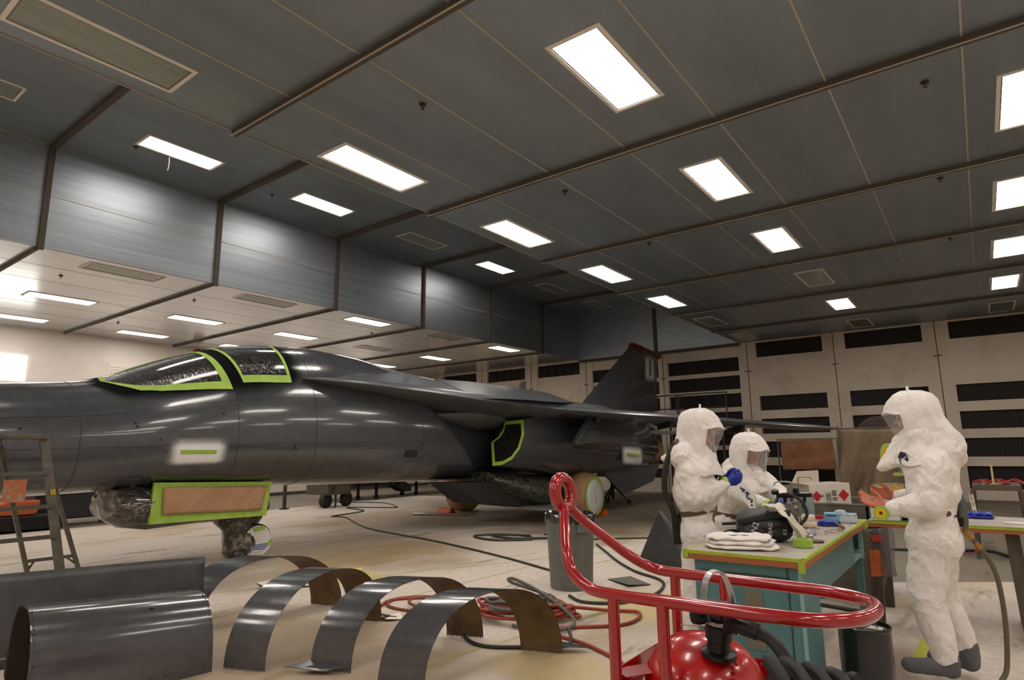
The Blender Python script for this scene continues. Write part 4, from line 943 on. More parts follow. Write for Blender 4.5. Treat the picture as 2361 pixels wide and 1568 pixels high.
M().bar((.02, .02, .24), (.2, .02, .245), .03, .03).bar((.15, .02, .24), (.13, .02, .15), .025, .022).lathe([(.001, 0), (.022, 0), (.022, .04), (.001, .045)], (.08, .03, .255), 12, (0, 0, 1)).build('spray_gun', m_blackm, pot, bev=.004)
for pts in ([(.02, 0, .21), (.03, .0, .29), (.055, 0, .33), (.05, 0, .345), (-.03, 0, .345), (-.065, 0, .335), (-.075, 0, .315)], [(.1, .06, .25), (.1, .06, .3), (.1, .06, .37), (.13, .06, .385), (.19, .06, .38), (.2, .06, .36)]):
    M().tube(spline(pts, 4), .005, 8).build('wire_hook', m_steel, pot, smooth=60)
for pts in ([(-.05, 0, .24), (.05, -.05, .25), (.15, -.1, .2), (.18, -.12, .1), (.12, -.16, .02)], [(-.05, -.02, .22), (-.06, -.08, .15), (-.08, -.1, .03), (-.1, -.08, .02)], [(-.12, -.02, .1), (-.2, -.05, .03), (-.3, -.12, .02), (-.42, -.28, .02)]):
    M().tube(spline(pts, 6), .012, 10).build('pot_hose', m_rub, pot, smooth=60)
M().tube([(-.13, -.03, .10), (-.15, -.035, .085)], .019, 10).build('green_tape_band', m_tape, pot)
M().box((-.2, -.02, .0), (-.11, .06, .11)).build('side_block', m_pot, pot, bev=.01)
pot.location = (-1.33, 5.42, DZ+.003)
h1 = M().tube(spline([(-1.5, 4.50, DZ+.02), (-1.45, 4.65, DZ+.035), (-1.42, 4.78, DZ+.03), (-1.36, 4.88, DZ+.02)], 6), .014, 10).tube(spline([(-1.55, 4.42, DZ+.02), (-1.48, 4.52, DZ+.05), (-1.42, 4.58, DZ+.03)], 6), .014, 10); h1 = h1.build('rubber_hose', m_rub, smooth=60); h1.name = 'rubber_hose'; tag(h1, 'short black rubber hoses lying on the desk left of the black bag', 'hose')
c_ = M().lathe([(.001, 0), (.06, 0), (.062, .004), (.062, .24), (.056, .244), (.05, .236), (.001, .236)], n=28).build('metal_can', mat('silver_can', (168, 164, 156), .3, .6, var=(3, (150, 180, 176), .45, .6), stretch=(3, 3, .4)), smooth=35); tag(c_, 'tall silver paint-streaked can behind the spray pot', 'can'); c_.location = (-1.24, 5.72, DZ+.003)
bundle('crumpled_paper', 'crumpled cream paper cup beside the tall silver can', 'paper', (-1.17, 5.42, DZ+.003), .11, .09, .09, mat('cream_paper', (222, 208, 186), .7, bump=(16, .6, .01)), 9, .2, 2)
# hazard box, tray and boxes
tray = thing('steel_bin', 'grey open steel bin standing on the floor past the far end of the teal desk', 'bin')
m_gst = mat('grey_steel', (112, 106, 98), .45, .4, var=(6, (92, 84, 74), .4, .7))
bx0, bx1, by0, by1, bz = -1.95, -.98, 7.12, 8.1, .93
for a, b in (((bx0, by0, .1), (bx1, by0+.02, bz)), ((bx0, by1-.02, .1), (bx1, by1, bz)), ((bx0, by0, .1), (bx0+.02, by1, bz)), ((bx1-.02, by0, .1), (bx1, by1, bz))):
    M().box(a, b).build('side_panel', m_gst, tray)
M().box((bx0, by0, .72), (bx1, by1, .74)).build('floor_plate', m_gst, tray)
M().tube([(bx0, by0, bz), (bx1, by0, bz), (bx1, by1, bz), (bx0, by1, bz)], .014, 8, closed=True).build('rolled_rim', m_gst, tray)
for x, y in ((bx0+.05, by0+.05), (bx1-.05, by0+.05), (bx0+.05, by1-.05), (bx1-.05, by1-.05)): M().box((x-.03, y-.03, 0), (x+.03, y+.03, .12)).build('foot', m_gst, tray)
rebase(tray, (-1.45, 7.6, 0))
hz = thing('cardboard_box', 'open white cardboard box with red hazard diamonds in the grey bin', 'box')
m_card = mat('white_card', (224, 214, 204), .65); m_hred = mat('hazard_red', (190, 32, 40), .5); m_ink = mat('ink_dark', (50, 48, 48), .6)
L_, W_, H_ = .46, .32, .25
for a, b in (((-L_/2, -W_/2, 0), (L_/2, -W_/2+.005, H_)), ((-L_/2, W_/2-.005, 0), (L_/2, W_/2, H_)), ((-L_/2, -W_/2, 0), (-L_/2+.005, W_/2, H_)), ((L_/2-.005, -W_/2, 0), (L_/2, W_/2, H_)), ((-L_/2, -W_/2, 0), (L_/2, W_/2, .005))):
    M().box(a, b).build('panel', m_card, hz)
M().prism([(-L_/2, -W_/2, H_), (-L_/2, W_/2, H_), (-L_/2+.0-.12, W_/2, H_+.02), (-L_/2-.12, -W_/2, H_+.02)], (0, 0, .004)).build('flap', m_card, hz)
M().prism([(-L_/2, W_/2, H_), (L_/2*.4, W_/2, H_), (L_/2*.3, W_/2-.05, H_+.13), (-L_/2+.05, W_/2-.05, H_+.13)], (0, .004, 0)).build('flap', m_card, hz)
def dia(cx_, z, s, y, nx=0):
    if nx: return M().prism([(-L_/2-.002, cx_-s, z), (-L_/2-.002, cx_, z-s), (-L_/2-.002, cx_+s, z), (-L_/2-.002, cx_, z+s)], (-.002, 0, 0))
    return M().prism([(cx_-s, y, z), (cx_, y, z-s), (cx_+s, y, z), (cx_, y, z+s)], (0, -.002, 0))
dia(.15, .13, .06, -W_/2-.001).build('hazard_diamond', m_hred, hz)
dia(-.15, .13, .055, -W_/2-.001).build('hazard_diamond', m_hred, hz)
pr = M()
for z in (.17, .15, .13): pr.box((.02, -W_/2-.003, z), (.07, -W_/2-.001, z+.01))
for z in (.11, .10, .09, .08): pr.box((.02, -W_/2-.003, z), (.075, -W_/2-.001, z+.003))
pr.box((-.045, -W_/2-.003, .06), (-.041, -W_/2-.001, .16)).box((.001, -W_/2-.003, .06), (.005, -W_/2-.001, .16)).box((-.045, -W_/2-.003, .157), (.005, -W_/2-.001, .16)).box((-.045, -W_/2-.003, .06), (.005, -W_/2-.001, .063))
for x in (-.032, -.014): pr.box((x, -W_/2-.003, .08), (x+.006, -W_/2-.001, .135)).prism([(x-.005, -W_/2-.001, .135), (x+.011, -W_/2-.001, .135), (x+.003, -W_/2-.001, .15)], (0, -.002, 0))
for z in (.14, .13, .12): pr.box((-.11, -W_/2-.003, z), (-.07, -W_/2-.001, z+.003))
pr.build('printed_marks', m_ink, hz)
hz.location = (-1.45, 7.45, .745); hz.rotation_euler = (0, -.03, .75)
hz.location.z = .87
gb = thing('glove_carton', 'blue and white disposable glove carton on the far end of the teal desk', 'box')
M().box((-.12, -.065, 0), (.12, .065, .07)).build('carton', mat('carton_blue', (112, 170, 196), .5, var=(9, (190, 206, 210), .5, .62)), gb, bev=.003)
M().box((.03, -.067, .002), (.122, .067, .05)).build('pale_end_label', mat('carton_pale', (204, 208, 206), .5), gb)
M().box((-.1, -.0665, .045), (-.03, -.065, .06)).build('blue_band', mat('carton_navy', (52, 84, 140), .5), gb)
rg = random.Random(3); M().loft([[(math.cos(2*PI*j/14)*r*(1+rg.uniform(-.2, .2))+.0, math.sin(2*PI*j/14)*r*.6, z+rg.uniform(-.004, .004)) for j in range(14)] for r, z in ((.045, .068), (.04, .085), (.02, .095), (.002, .096))]).build('glove_sprouting', mat('glove_pale', (190, 192, 200), .5), gb, smooth=60)
gb.location = (-1.03, 5.95, DZ+.003); gb.rotation_euler = (0, 0, .12)
m_bglove = mat('blue_nitrile', (28, 46, 158), .42, bump=(20, .5, .006))
bundle('glove_heap', 'pair of blue gloves dropped on the desk in front of the blue carton', 'gloves', (-1.06, 5.62, DZ+.003), .17, .09, .035, m_bglove, 12, .3, 2)
o = M().tube([(-1.02, 5.62, DZ+.035), (-.93, 5.40, DZ+.022)], .009, 10).tube([(-.935, 5.41, DZ+.022), (-.92, 5.37, DZ+.02)], .014, 10).build('brush_handle', mat('dirty_wood', (120, 88, 66), .6)); tag(o, 'dirty wooden handle lying by the blue gloves near the desk edge', 'brush')
o = M().tube(spline([(-.95, 5.3, DZ+.012), (-.90, 5.25, DZ+.04), (-.92, 5.15, DZ+.012), (-1.0, 5.12, DZ+.012), (-.96, 5.2, DZ+.02), (-.905, 5.22, DZ+.01), (-.88, 5.2, DZ-.02)], 6), .0022, 6).build('wire_scrap', mat('rusty_wire', (140, 100, 60), .5, .4)); tag(o, 'loose twist of thin wire near the right edge of the desk', 'wire')
o = M().box((-.06, -.02, 0), (.06, .02, .03)).build('red_box', mat('red_plastic', (180, 24, 24), .5), bev=.004); tag(o, 'small red plastic box behind the crumpled paper on the desk', 'box'); o.location = (-1.25, 6.1, DZ+.003)
pa = thing('palette_knife', 'paint-smeared brown palette with metal cups beside the rag', 'tool')
M().lathe([(.001, 0), (.07, 0), (.075, .008), (.06, .012), (.001, .012)], (0, 0, 0), 20).build('palette', mat('palette_brown', (134, 100, 66), .5, var=(20, (70, 60, 50), .45, .6)), pa, smooth=50)
M().lathe([(.001, 0), (.02, 0), (.026, .03), (.022, .03), (.001, .01)], (-.01, .0, .012), 14).build('metal_cup', m_alu, pa, smooth=50); M().lathe([(.001, 0), (.02, 0), (.026, .03), (.022, .03), (.001, .01)], (-.05, .03, .012), 14).build('metal_cup', m_alu, pa, smooth=50)
pa.location = (-.985, 4.62, DZ+.003); pa.scale = (1, .8, 1)
o = M().lathe([(.001, 0), (.03, 0), (.032, .02), (.02, .035), (.001, .036)], (0, 0, 0), 16, (.3, -.5, 1)).build('metal_nozzle', m_alu, smooth=40); tag(o, 'small metal spray nozzle on the desk behind the rag', 'nozzle'); o.location = (-1.06, 4.98, DZ+.012)
rg = random.Random(11)
pc = M()
for k in range(26):
    x = rg.uniform(-1.2, -.92); y = rg.uniform(4.9, 5.9); a = rg.uniform(0, 6); L = rg.uniform(.005, .03)
    pc.bar((x, y, DZ+.003), (x+L*math.cos(a), y+L*math.sin(a), DZ+.003), .005, .003)
o = pc.build('paint_flakes', mat('flake_brown', (96, 66, 48), .6)); tag(o, 'dried paint flakes scattered over the far half of the desk', 'debris'); o['kind'] = 'stuff'

# ---------------- second table ----------------
tb2 = thing('work_table', 'long thin table with lime-taped edge on trestles behind the man in grey overshoes', 'table')
TZ = .86
M().box((-.90, 6.38, TZ-.03), (1.6, 7.30, TZ)).build('table_top', m_lam, tb2)
M().box((-.905, 6.372, TZ-.02), (1.6, 6.38, TZ+.002)).box((-.905, 6.372, TZ), (1.6, 6.40, TZ+.002)).build('edge_tape', m_lime, tb2)
M().box((-.90, 6.375, TZ-.05), (1.6, 6.385, TZ-.02)).build('edge_band', m_chip, tb2)
m_old = mat('old_timber', (84, 74, 64), .7, var=(7, (60, 52, 46), .4, .7), stretch=(4, 4, .5))
for x, s in ((-.86, -1), (.10, 1), (1.4, 1)):
    M().bar((x, 6.5, TZ-.05), (x+.03*s, 6.42, 0), .07, .09, (1, 0, 0)).build('leg', m_old, tb2); M().bar((x, 7.0, TZ-.05), (x+.03*s, 7.12, 0), .07, .09, (1, 0, 0)).build('leg', m_old, tb2)
    M().bar((x, 6.45, TZ-.07), (x, 7.1, TZ-.07), .09, .05).build('cross_bar', m_old, tb2); M().bar((x+.01, 6.45, .3), (x+.01, 7.05, .42), .03, .06).build('brace', m_old, tb2)
rebase(tb2, (.3, 6.85, 0))
m_cany = mat('can_label_yellow', (214, 176, 96), .5, var=(30, (190, 150, 84), .5, .6)); m_canw = mat('can_white', (216, 210, 204), .4, var=(26, (180, 178, 174), .6, .68))
def wcan(x, y, lb):
    t = thing('square_can', lb, 'can')
    M().box((-.11, -.08, 0), (.11, .08, .20)).build('can_body', m_canw, t, bev=.01); M().lathe([(.02, .20), (.02, .218), (.001, .22)], (.05, 0, 0), 14).build('cap', m_steel, t)
    M().box((-.1, -.082, .12), (-.04, -.08, .125)).box((-.1, -.082, .105), (-.04, -.08, .115)).box((-.1, -.082, .02), (-.02, -.08, .026)).lathe([(.001, 0), (.026, 0), (.026, .001)], (-.06, -.0815, .16), 20, (0, -1, 0)).build('printed_marks', m_ink, t)
    t.location = (x, y, TZ+.003); return t
wcan(-.755, 6.49, 'white square can on the trestle table nearest the desk'); wcan(-.48, 6.50, 'white square can on the trestle table behind the standing man')
def ycan(x, y, z, lb):
    t = thing('paint_can', lb, 'can', 'yellow paint cans')
    M().lathe([(.001, 0), (.068, 0), (.068, .17), (.001, .17)], n=28).build('can_body', m_cany, t, smooth=40)
    M().lathe([(.068, 0), (.072, .004), (.07, .01), (.06, .008), (.001, .006)], (0, 0, .17), 28).build('lid', m_steel, t, smooth=40)
    t.location = (x, y, z); return t
ycan(-.79, 6.68, TZ+.124, 'yellow paint can standing on the grey crate behind the left white square can'); ycan(-.70, 6.85, TZ+.124, 'yellow paint can behind the front one, right of it'); ycan(-.50, 6.70, TZ+.124, 'yellow paint can half hidden by the standing man')
o = M().box((-.88, 6.59, TZ+.003), (-.4, 6.94, TZ+.121)).build('wooden_crate', m_gst, bev=.01); tag(o, 'grey crate behind the white square cans', 'crate')
# tape dispenser with rolls
td = thing('tape_dispenser', 'teal tape dispenser stand with lime shelf and tape rolls on the trestle table', 'tape dispenser')
M().box((-.06, -.05, 0), (.06, .05, .02)).box((-.045, -.03, .02), (.045, .03, .36)).build('post', m_teal, td, bev=.005)
M().box((-.12, -.09, .36), (.1, .09, .385)).build('shelf', m_lime, td)
M().bar((-.06, 0, .385), (-.13, 0, .55), .02, .02).build('arm', m_teal, td)
def roll(c, nrm, r=.085, wd=.055):
    q = M().lathe([(r*.62, -wd/2), (r, -wd/2), (r, wd/2), (r*.62, wd/2), (r*.62, -wd/2)], c, 32, nrm).build('tape_roll', m_tape, td, smooth=40)
    M().lathe([(.012, -wd/2-.002), (r*.62, -wd/2-.002), (r*.62, wd/2+.002), (.012, wd/2+.002), (.012, -wd/2-.002)], c, 24, nrm).build('yellow_core', mat('core_yellow', (226, 176, 30), .45), q, smooth=40)
    M().lathe([(.012, -wd/2-.004), (.02, -wd/2-.004), (.02, wd/2+.004), (.012, wd/2+.004)], c, 14, nrm).build('hub', m_blackm, q)
roll((-.145, -.02, .56), (-.75, -.5, .1), .105)
td.location = (-.60, 7.08, TZ+.003)
dsq = bundle('blue_rag', 'crumpled blue rag on the trestle table right of the standing man', 'rag', (-.10, 7.05, TZ+.003), .2, .12, .05, m_bglove, 21, 0, 2)
o = M().prism([(.05, 6.7, TZ+.003), (.22, 6.66, TZ+.003), (.25, 6.8, TZ+.003), (.08, 6.82, TZ+.003)], (0, 0, .002)).build('paper_sheet', m_card); tag(o, 'white paper sheet flat on the trestle table at the right edge', 'paper')
# clear bag with orange card hanging from the trestle
m_clear = mat('clear_bag', (120, 112, 108), .15, alpha=.45)
cb = thing('plastic_pouch', 'grey clear pouch holding an orange card hung on the trestle leg', 'pouch')
def cbf(u, v): return (-.925+.22*u+.01*math.sin(6*v), 6.33+.01*math.sin(8*u), TZ-.07-.40*v+.03*u)
g = M(); g.grid(cbf, 8, 8); g.build('pouch', m_clear, cb, smooth=60, solid=.003)
M().prism([(-.90, 6.322, .62), (-.82, 6.322, .63), (-.78, 6.322, .42), (-.90, 6.322, .40)], (0, .004, 0)).build('orange_card', mat('orange_card', (206, 110, 56), .6, var=(60, (190, 90, 44), .5, .6)), cb)
M().prism([(-.88, 6.322, .74), (-.78, 6.322, .75), (-.76, 6.322, .70), (-.86, 6.322, .69)], (0, .004, 0)).build('red_card', mat('red_card', (186, 58, 44), .6), cb)
rebase(cb, (-.82, 6.33, .4))
# ---------------- people ----------------
m_suit = mat('white_suit', (238, 232, 227), .7, var=(3, (228, 222, 217), .4, .7))
def wrinkle(mt, s=1.0):
    nt = mt.node_tree; b = nt.nodes['Principled BSDF']; tc = nt.nodes.new('ShaderNodeTexCoord')
    mp = nt.nodes.new('ShaderNodeMapping'); mp.inputs['Scale'].default_value = (1.5, 1.5, 1.0); mp.inputs['Rotation'].default_value = (.4, .3, .2)
    v = nt.nodes.new('ShaderNodeTexNoise'); v.inputs['Scale'].default_value = 4.2*s; v.inputs['Detail'].default_value = 3; v.inputs['Distortion'].default_value = 1.0
    mth = nt.nodes.new('ShaderNodeMath'); mth.operation = 'SUBTRACT'; mth.inputs[1].default_value = .5
    ab = nt.nodes.new('ShaderNodeMath'); ab.operation = 'ABSOLUTE'
    bp = nt.nodes.new('ShaderNodeBump'); bp.inputs['Strength'].default_value = .85; bp.inputs['Distance'].default_value = .05; bp.invert = True
    nt.links.new(tc.outputs['Object'], mp.inputs[0]); nt.links.new(mp.outputs[0], v.inputs['Vector']); nt.links.new(v.outputs['Fac'], mth.inputs[0]); nt.links.new(mth.outputs[0], ab.inputs[0]); nt.links.new(ab.outputs[0], bp.inputs['Height']); nt.links.new(bp.outputs[0], b.inputs['Normal'])
wrinkle(m_suit)
m_skinp = mat('skin_tone', (196, 116, 92), .5, var=(12, (180, 96, 76), .4, .7))
m_belt = mat('brown_webbing', (92, 74, 60), .7)
m_boot = mat('grey_overshoe', (98, 98, 102), .7, var=(9, (80, 80, 84), .4, .7), bump=(10, .8, .02))
m_shield = mat('clear_visor', (235, 238, 240), .05, alpha=.22)
m_hair = mat('hair_dark', (52, 38, 30), .8)
m_eye = mat('eye_dark', (30, 24, 22), .3)
m_cuff = mat('green_cuff_tape', (164, 206, 70), .6)
TEX = bpy.data.textures.new('folds', 'CLOUDS'); TEX.noise_scale = .16; TEX.noise_depth = 2
TEX2 = bpy.data.textures.new('creases', 'CLOUDS'); TEX2.noise_scale = .045; TEX2.noise_depth = 1

def blob(name, caps, mt, parent, voxel=.012, smooth=6, folds=0.0, creases=0.0):
    """one continuous surface grown round tapered limbs; caps = (p, q, r1, r2)"""
    g = M()
    for p, q, r1, r2 in caps:
        p = Vector(p); q = Vector(q); d = q-p; L = d.length
        if L < 1e-4: g.ell(p, (r1, r1, r1), 16, 10); continue
        d.normalize(); path = []; rad = []
        for k in range(6):
            a = PI/2*k/5; path.append(p - d*r1*math.cos(a)); rad.append(max(r1*math.sin(a), 1e-4))
        for k in range(1, 6):
            t = k/5; path.append(p.lerp(q, t)); rad.append(r1*(1-t)+r2*t)
        for k in range(1, 6):
            a = PI/2*k/5; path.append(q + d*r2*math.sin(a)); rad.append(max(r2*math.cos(a), 1e-4))
        g.tube(path, rad, 16)
    o = g.build(name, mt)
    r = o.modifiers.new('r', 'REMESH'); r.mode = 'VOXEL'; r.voxel_size = voxel
    if smooth: s = o.modifiers.new('s', 'SMOOTH'); s.factor = .5; s.iterations = smooth
    if folds: d = o.modifiers.new('d', 'DISPLACE'); d.texture = TEX; d.strength = folds; d.mid_level = .5; d.texture_coords = 'GLOBAL'
    if creases: d = o.modifiers.new('d2', 'DISPLACE'); d.texture = TEX2; d.strength = creases; d.mid_level = .5; d.texture_coords = 'GLOBAL'
    dg = bpy.context.evaluated_depsgraph_get(); dg.update(); me = bpy.data.meshes.new_from_object(o.evaluated_get(dg))
    old = o.data; o.modifiers.clear(); o.data = me; bpy.data.meshes.remove(old)
    for p in me.polygons: p.use_smooth = True
    if parent: o.parent = parent
    return o

def hand(wr, dr, side, pn, curl=.4, s=1.0, fat=0.0):
    """palm, four fingers of different lengths and a thumb; pn = palm normal"""
    wr = Vector(wr); dr = Vector(dr).normalized(); side = Vector(side); side = (side-dr*side.dot(dr)).normalized(); pn = Vector(pn); pn = (pn-dr*pn.dot(dr)-side*pn.dot(side)).normalized()
    c = [(wr-dr*.03*s, wr, (.027+fat)*s, (.027+fat)*s)]
    for k, (w, L) in enumerate(((.033, 1.0), (.011, 1.1), (-.011, 1.03), (-.032, .8))):
        b = wr+dr*.088*s+side*w*s; c.append((wr+side*w*.6*s, b, (.014+fat)*s, (.0115+fat)*s))
        p = b; cc = curl*(1+.12*k); ang = cc*.6
        for seg, r0, r1 in ((.042, .0098, .0092), (.027, .009, .0085), (.021, .0085, .0075)):
            v = dr*math.cos(ang)+pn*math.sin(ang)+side*.06*(1.5-k); q = p+v.normalized()*seg*L*s; c.append((p, q, (r0+fat)*s, (r1+fat)*s)); p = q; ang += cc
    p = wr+dr*.02*s+side*.02*s; ang = .75
    for seg, r0, r1 in ((.045, .015, .013), (.034, .012, .011), (.027, .011, .009)):
        v = dr*math.cos(ang)+side*math.sin(ang)+pn*(.25+curl*.35); q = p+v.normalized()*seg*s; c.append((p, q, (r0+fat)*s, (r1+fat)*s)); p = q; ang -= .35
    return c

def head_caps(c, f, s=1.0):
    c = Vector(c); f = Vector(f).normalized(); r = f.cross(Vector((0, 0, 1))).normalized(); u = r.cross(f).normalized()
    P = lambda a, b, z: c+f*a*s+r*b*s+u*z*s
    k = [(P(-.03, 0, .04), P(.025, 0, .045), .082*s, .075*s), (P(.03, 0, -.04), P(.04, 0, -.085), .052*s, .033*s), (P(.0, .035, -.05), P(.045, .012, -.085), .034*s, .024*s), (P(.0, -.035, -.05), P(.045, -.012, -.085), .034*s, .024*s),
         (P(.088, 0, .02), P(.108, 0, -.022), .008*s, .014*s), (P(.088, -.016, -.056), P(.088, .016, -.056), .008*s, .008*s), (P(.086, -.014, -.068), P(.086, .014, -.068), .008*s, .008*s), (P(.086, -.03, .032), P(.09, -.012, .03), .007*s, .007*s), (P(.086, .03, .032), P(.09, .012, .03), .007*s, .007*s),
         (P(-.01, .078, .0), P(-.012, .08, -.03), .014*s, .01*s), (P(-.01, -.078, .0), P(-.012, -.08, -.03), .014*s, .01*s), (P(-.02, 0, -.07), P(-.03, 0, -.16), .052*s, .056*s)]
    return k, P

def hood(c, f, parent, s=1.0, bib=1.0, drop=.0, tip=True):
    c = Vector(c); f = Vector(f); f.z = 0; f.normalize(); r = f.cross(Vector((0, 0, 1))).normalized()
    prof = [(.215, .004, .004, .004, 0), (.21, .07, .07, .06, 0), (.185, .12, .13, .10, 0), (.14, .155, .165, .125, 0), (.085, .18, .185, .14, 0), (.045, .192, .19, .145, 0), (.0, .175, .19, .148, 0), (-.05, .155, .185, .15, 0), (-.10, .135, .175, .152, 0), (-.15, .115, .165, .158, 0), (-.20, .115, .165, .185, 0), (-.25, .135, .18, .22, 0), (-.30, .155, .2, .24, 0), (-.33, .16, .205, .245, 0)]
    fine = []
    for i in range(len(prof)-1):
        for k in range(3): fine.append([prof[i][q]*(1-k/3)+prof[i+1][q]*k/3 for q in range(5)])
    fine.append(prof[-1]); N = 60; g = M(); win = []; rg = random.Random(int(c.x*1000)); ph = [rg.uniform(0, 6) for _ in range(8)]
    def pt(zz, rf, rb, rs, a, off=0):
        ca, sa = math.cos(a), math.sin(a); R_ = rf if ca > 0 else rb
        wv = 1+.025*math.sin(7*a+9*zz+ph[0])+.02*math.sin(13*a-22*zz+ph[1])+.02*math.sin(30*zz+3*a+ph[2])
        if -.17 < zz < .06 and ca > .35: wv = 1
        return c+(f*(ca*R_*wv+off*ca)+r*(sa*rs*wv+off*sa)+Vector((0, 0, zz+.008*math.sin(5*a+ph[3]))))*s
    for zz, rf, rb, rs, _ in fine:
        for j in range(N): g.v.append(tuple(pt(zz, rf, rb, rs, 2*PI*j/N)))
    def inwin(zz, a):
        a = abs((a+PI) % (2*PI)-PI); return -.145 < zz < .045 and a < (1.05 if zz > -.06 else 1.05-(abs(zz+.06)/.085)**2*.55)
    for i in range(len(fine)-1):
        for j in range(N):
            zz = (fine[i][0]+fine[i+1][0])/2; a = 2*PI*(j+.5)/N
            if inwin(zz, a): win.append((i, j)); continue
            g.f.append((i*N+j, i*N+(j+1) % N, (i+1)*N+(j+1) % N, (i+1)*N+j))
    h = g.build('hood', m_suit, parent, smooth=75, solid=.004)
    v = M()
    def vf(u, w_): 
        a = -1.1+2.2*u; zz = .052-.205*w_; k = [q for q in fine if q[0] >= zz][-1]; return pt(zz, k[1], k[2], k[3], a, .006-.012*w_)
    v.grid(vf, 24, 10); v.build('face_visor', m_shield, h, smooth=75)
    b = M()
    for a0, a1 in ((-1.1, 1.1),): b.tube([pt(.05, .192, .19, .145, a0+(a1-a0)*k/16, .006) for k in range(17)], .006, 8)
    b.tube([pt(z_, .192-.075*(.05-z_)/.2, .19, .146, s_*1.08, .006) for s_ in (1,) for z_ in (.05, 0, -.05, -.1)], .004, 8).tube([pt(z_, .192-.075*(.05-z_)/.2, .19, .146, -1.08, .006) for z_ in (.05, 0, -.05, -.1)], .004, 8)
    b.build('visor_rim', m_suit, h, smooth=60)
    bb = M().tube([c+(f*math.cos(a)*.098+r*math.sin(a)*.088+Vector((0, 0, .062)))*s for a in [2*PI*k/24 for k in range(24)]], [.016]*24, 8, closed=True); bb.build('head_band', mat('cream_band', (216, 204, 190), .6) if 'cream_band' not in bpy.data.materials else bpy.data.materials['cream_band'], h, smooth=60)
    if tip: M().tube(spline([c+Vector((0, 0, .21*s)), c+Vector((0, 0, .235*s))+f*.015, c+Vector((0, 0, .255*s))+f*.01], 4), [.009]*8+[.004], 8).build('hood_tag', m_suit, h, smooth=60)
    return h

def person(label, base, spec):
    b = Vector((base[0], base[1], 0)); D = b.normalized(); Rr = Vector((D.y, -D.x, 0)); sc = spec.get('sc', 1.0)
    def J(a, z, d=0): return b+Rr*a*sc+D*d+Vector((0, 0, 1.5+(z-1.5)*sc))
    def V(a, z, d=0): return Rr*a+D*d+Vector((0, 0, z))
    caps, P = head_caps(J(*spec['head']), V(*spec['look']), 1.0)
    k = list(caps)
    for p, q, r1, r2 in spec['body']: k.append((J(*p), J(*q), r1*.62, r2*.62))
    gl = []
    for hd in spec['hands']:
        args = (J(*hd['w']), V(*hd['dir']), V(*hd['side']), V(*hd['pn']), hd['curl'])
        k += hand(*args)
        if hd['glove']: gl.append(hand(*args, 1.02, .0035))
    body = blob('person', k, m_skinp, None, .0075, 2); tag(body, label, 'person')
    for s_ in (-1, 1):
        M().ell(P(.083, .031*s_, .012), (.011, .013, .008), 12, 8).build('eye', m_eye, body, smooth=80)
        M().tube([P(.09, .012*s_, .036), P(.086, .045*s_, .034)], .005, 6).build('eyebrow', m_hair, body)
    hg = M().ell(P(-.03, 0, .075), (.092, .088, .075), 18, 12); hg.build('hair', m_hair, body, smooth=80)
    cv = blob('coverall', [(J(*p), J(*q), r1, r2) for p, q, r1, r2 in spec['body']+spec['extra']], m_suit, body, .0115, 22, .022, .016)
    hood(J(*spec['head'])+Vector((0, 0, .0)), V(*spec['look']), body, spec.get('hs', 1.0), tip=spec.get('tip', True))
    for g_ in gl: blob('glove', g_, m_bglove, body, .006, 2)
    for hd in spec['hands']:
        if hd['glove']:
            w_ = J(*hd['w']); d_ = V(*hd['dir']).normalized(); M().tube([w_-d_*.045, w_-d_*.012], [.043, .038], 14).build('cuff_tape', m_cuff, body, smooth=50)
    bl = spec['belt']; c0 = J(*bl['c']); N = 40
    M().loft([[tuple(c0+Rr*math.cos(2*PI*j/N)*bl['ra']*q+D*math.sin(2*PI*j/N)*bl['rd']*q+Vector((0, 0, dz+bl['tilt']*math.cos(2*PI*j/N)))) for j in range(N)] for dz, q in ((-.02, 1), (.02, 1), (.02, .93), (-.02, .93), (-.02, 1))], cap=False).build('belt', m_belt, body, smooth=60)
    for c1, c2, c3 in spec['boots']:
        blob('overshoe', [(J(*c1), J(*c2), .055, .048), (J(*c1), J(*c3), .062, .075), (J(*c1)+Vector((0, 0, -.005)), J(*c2)+Vector((0, 0, -.01)), .045, .04)], m_boot, body, .011, 3, .02, .008)
    return body, J, V

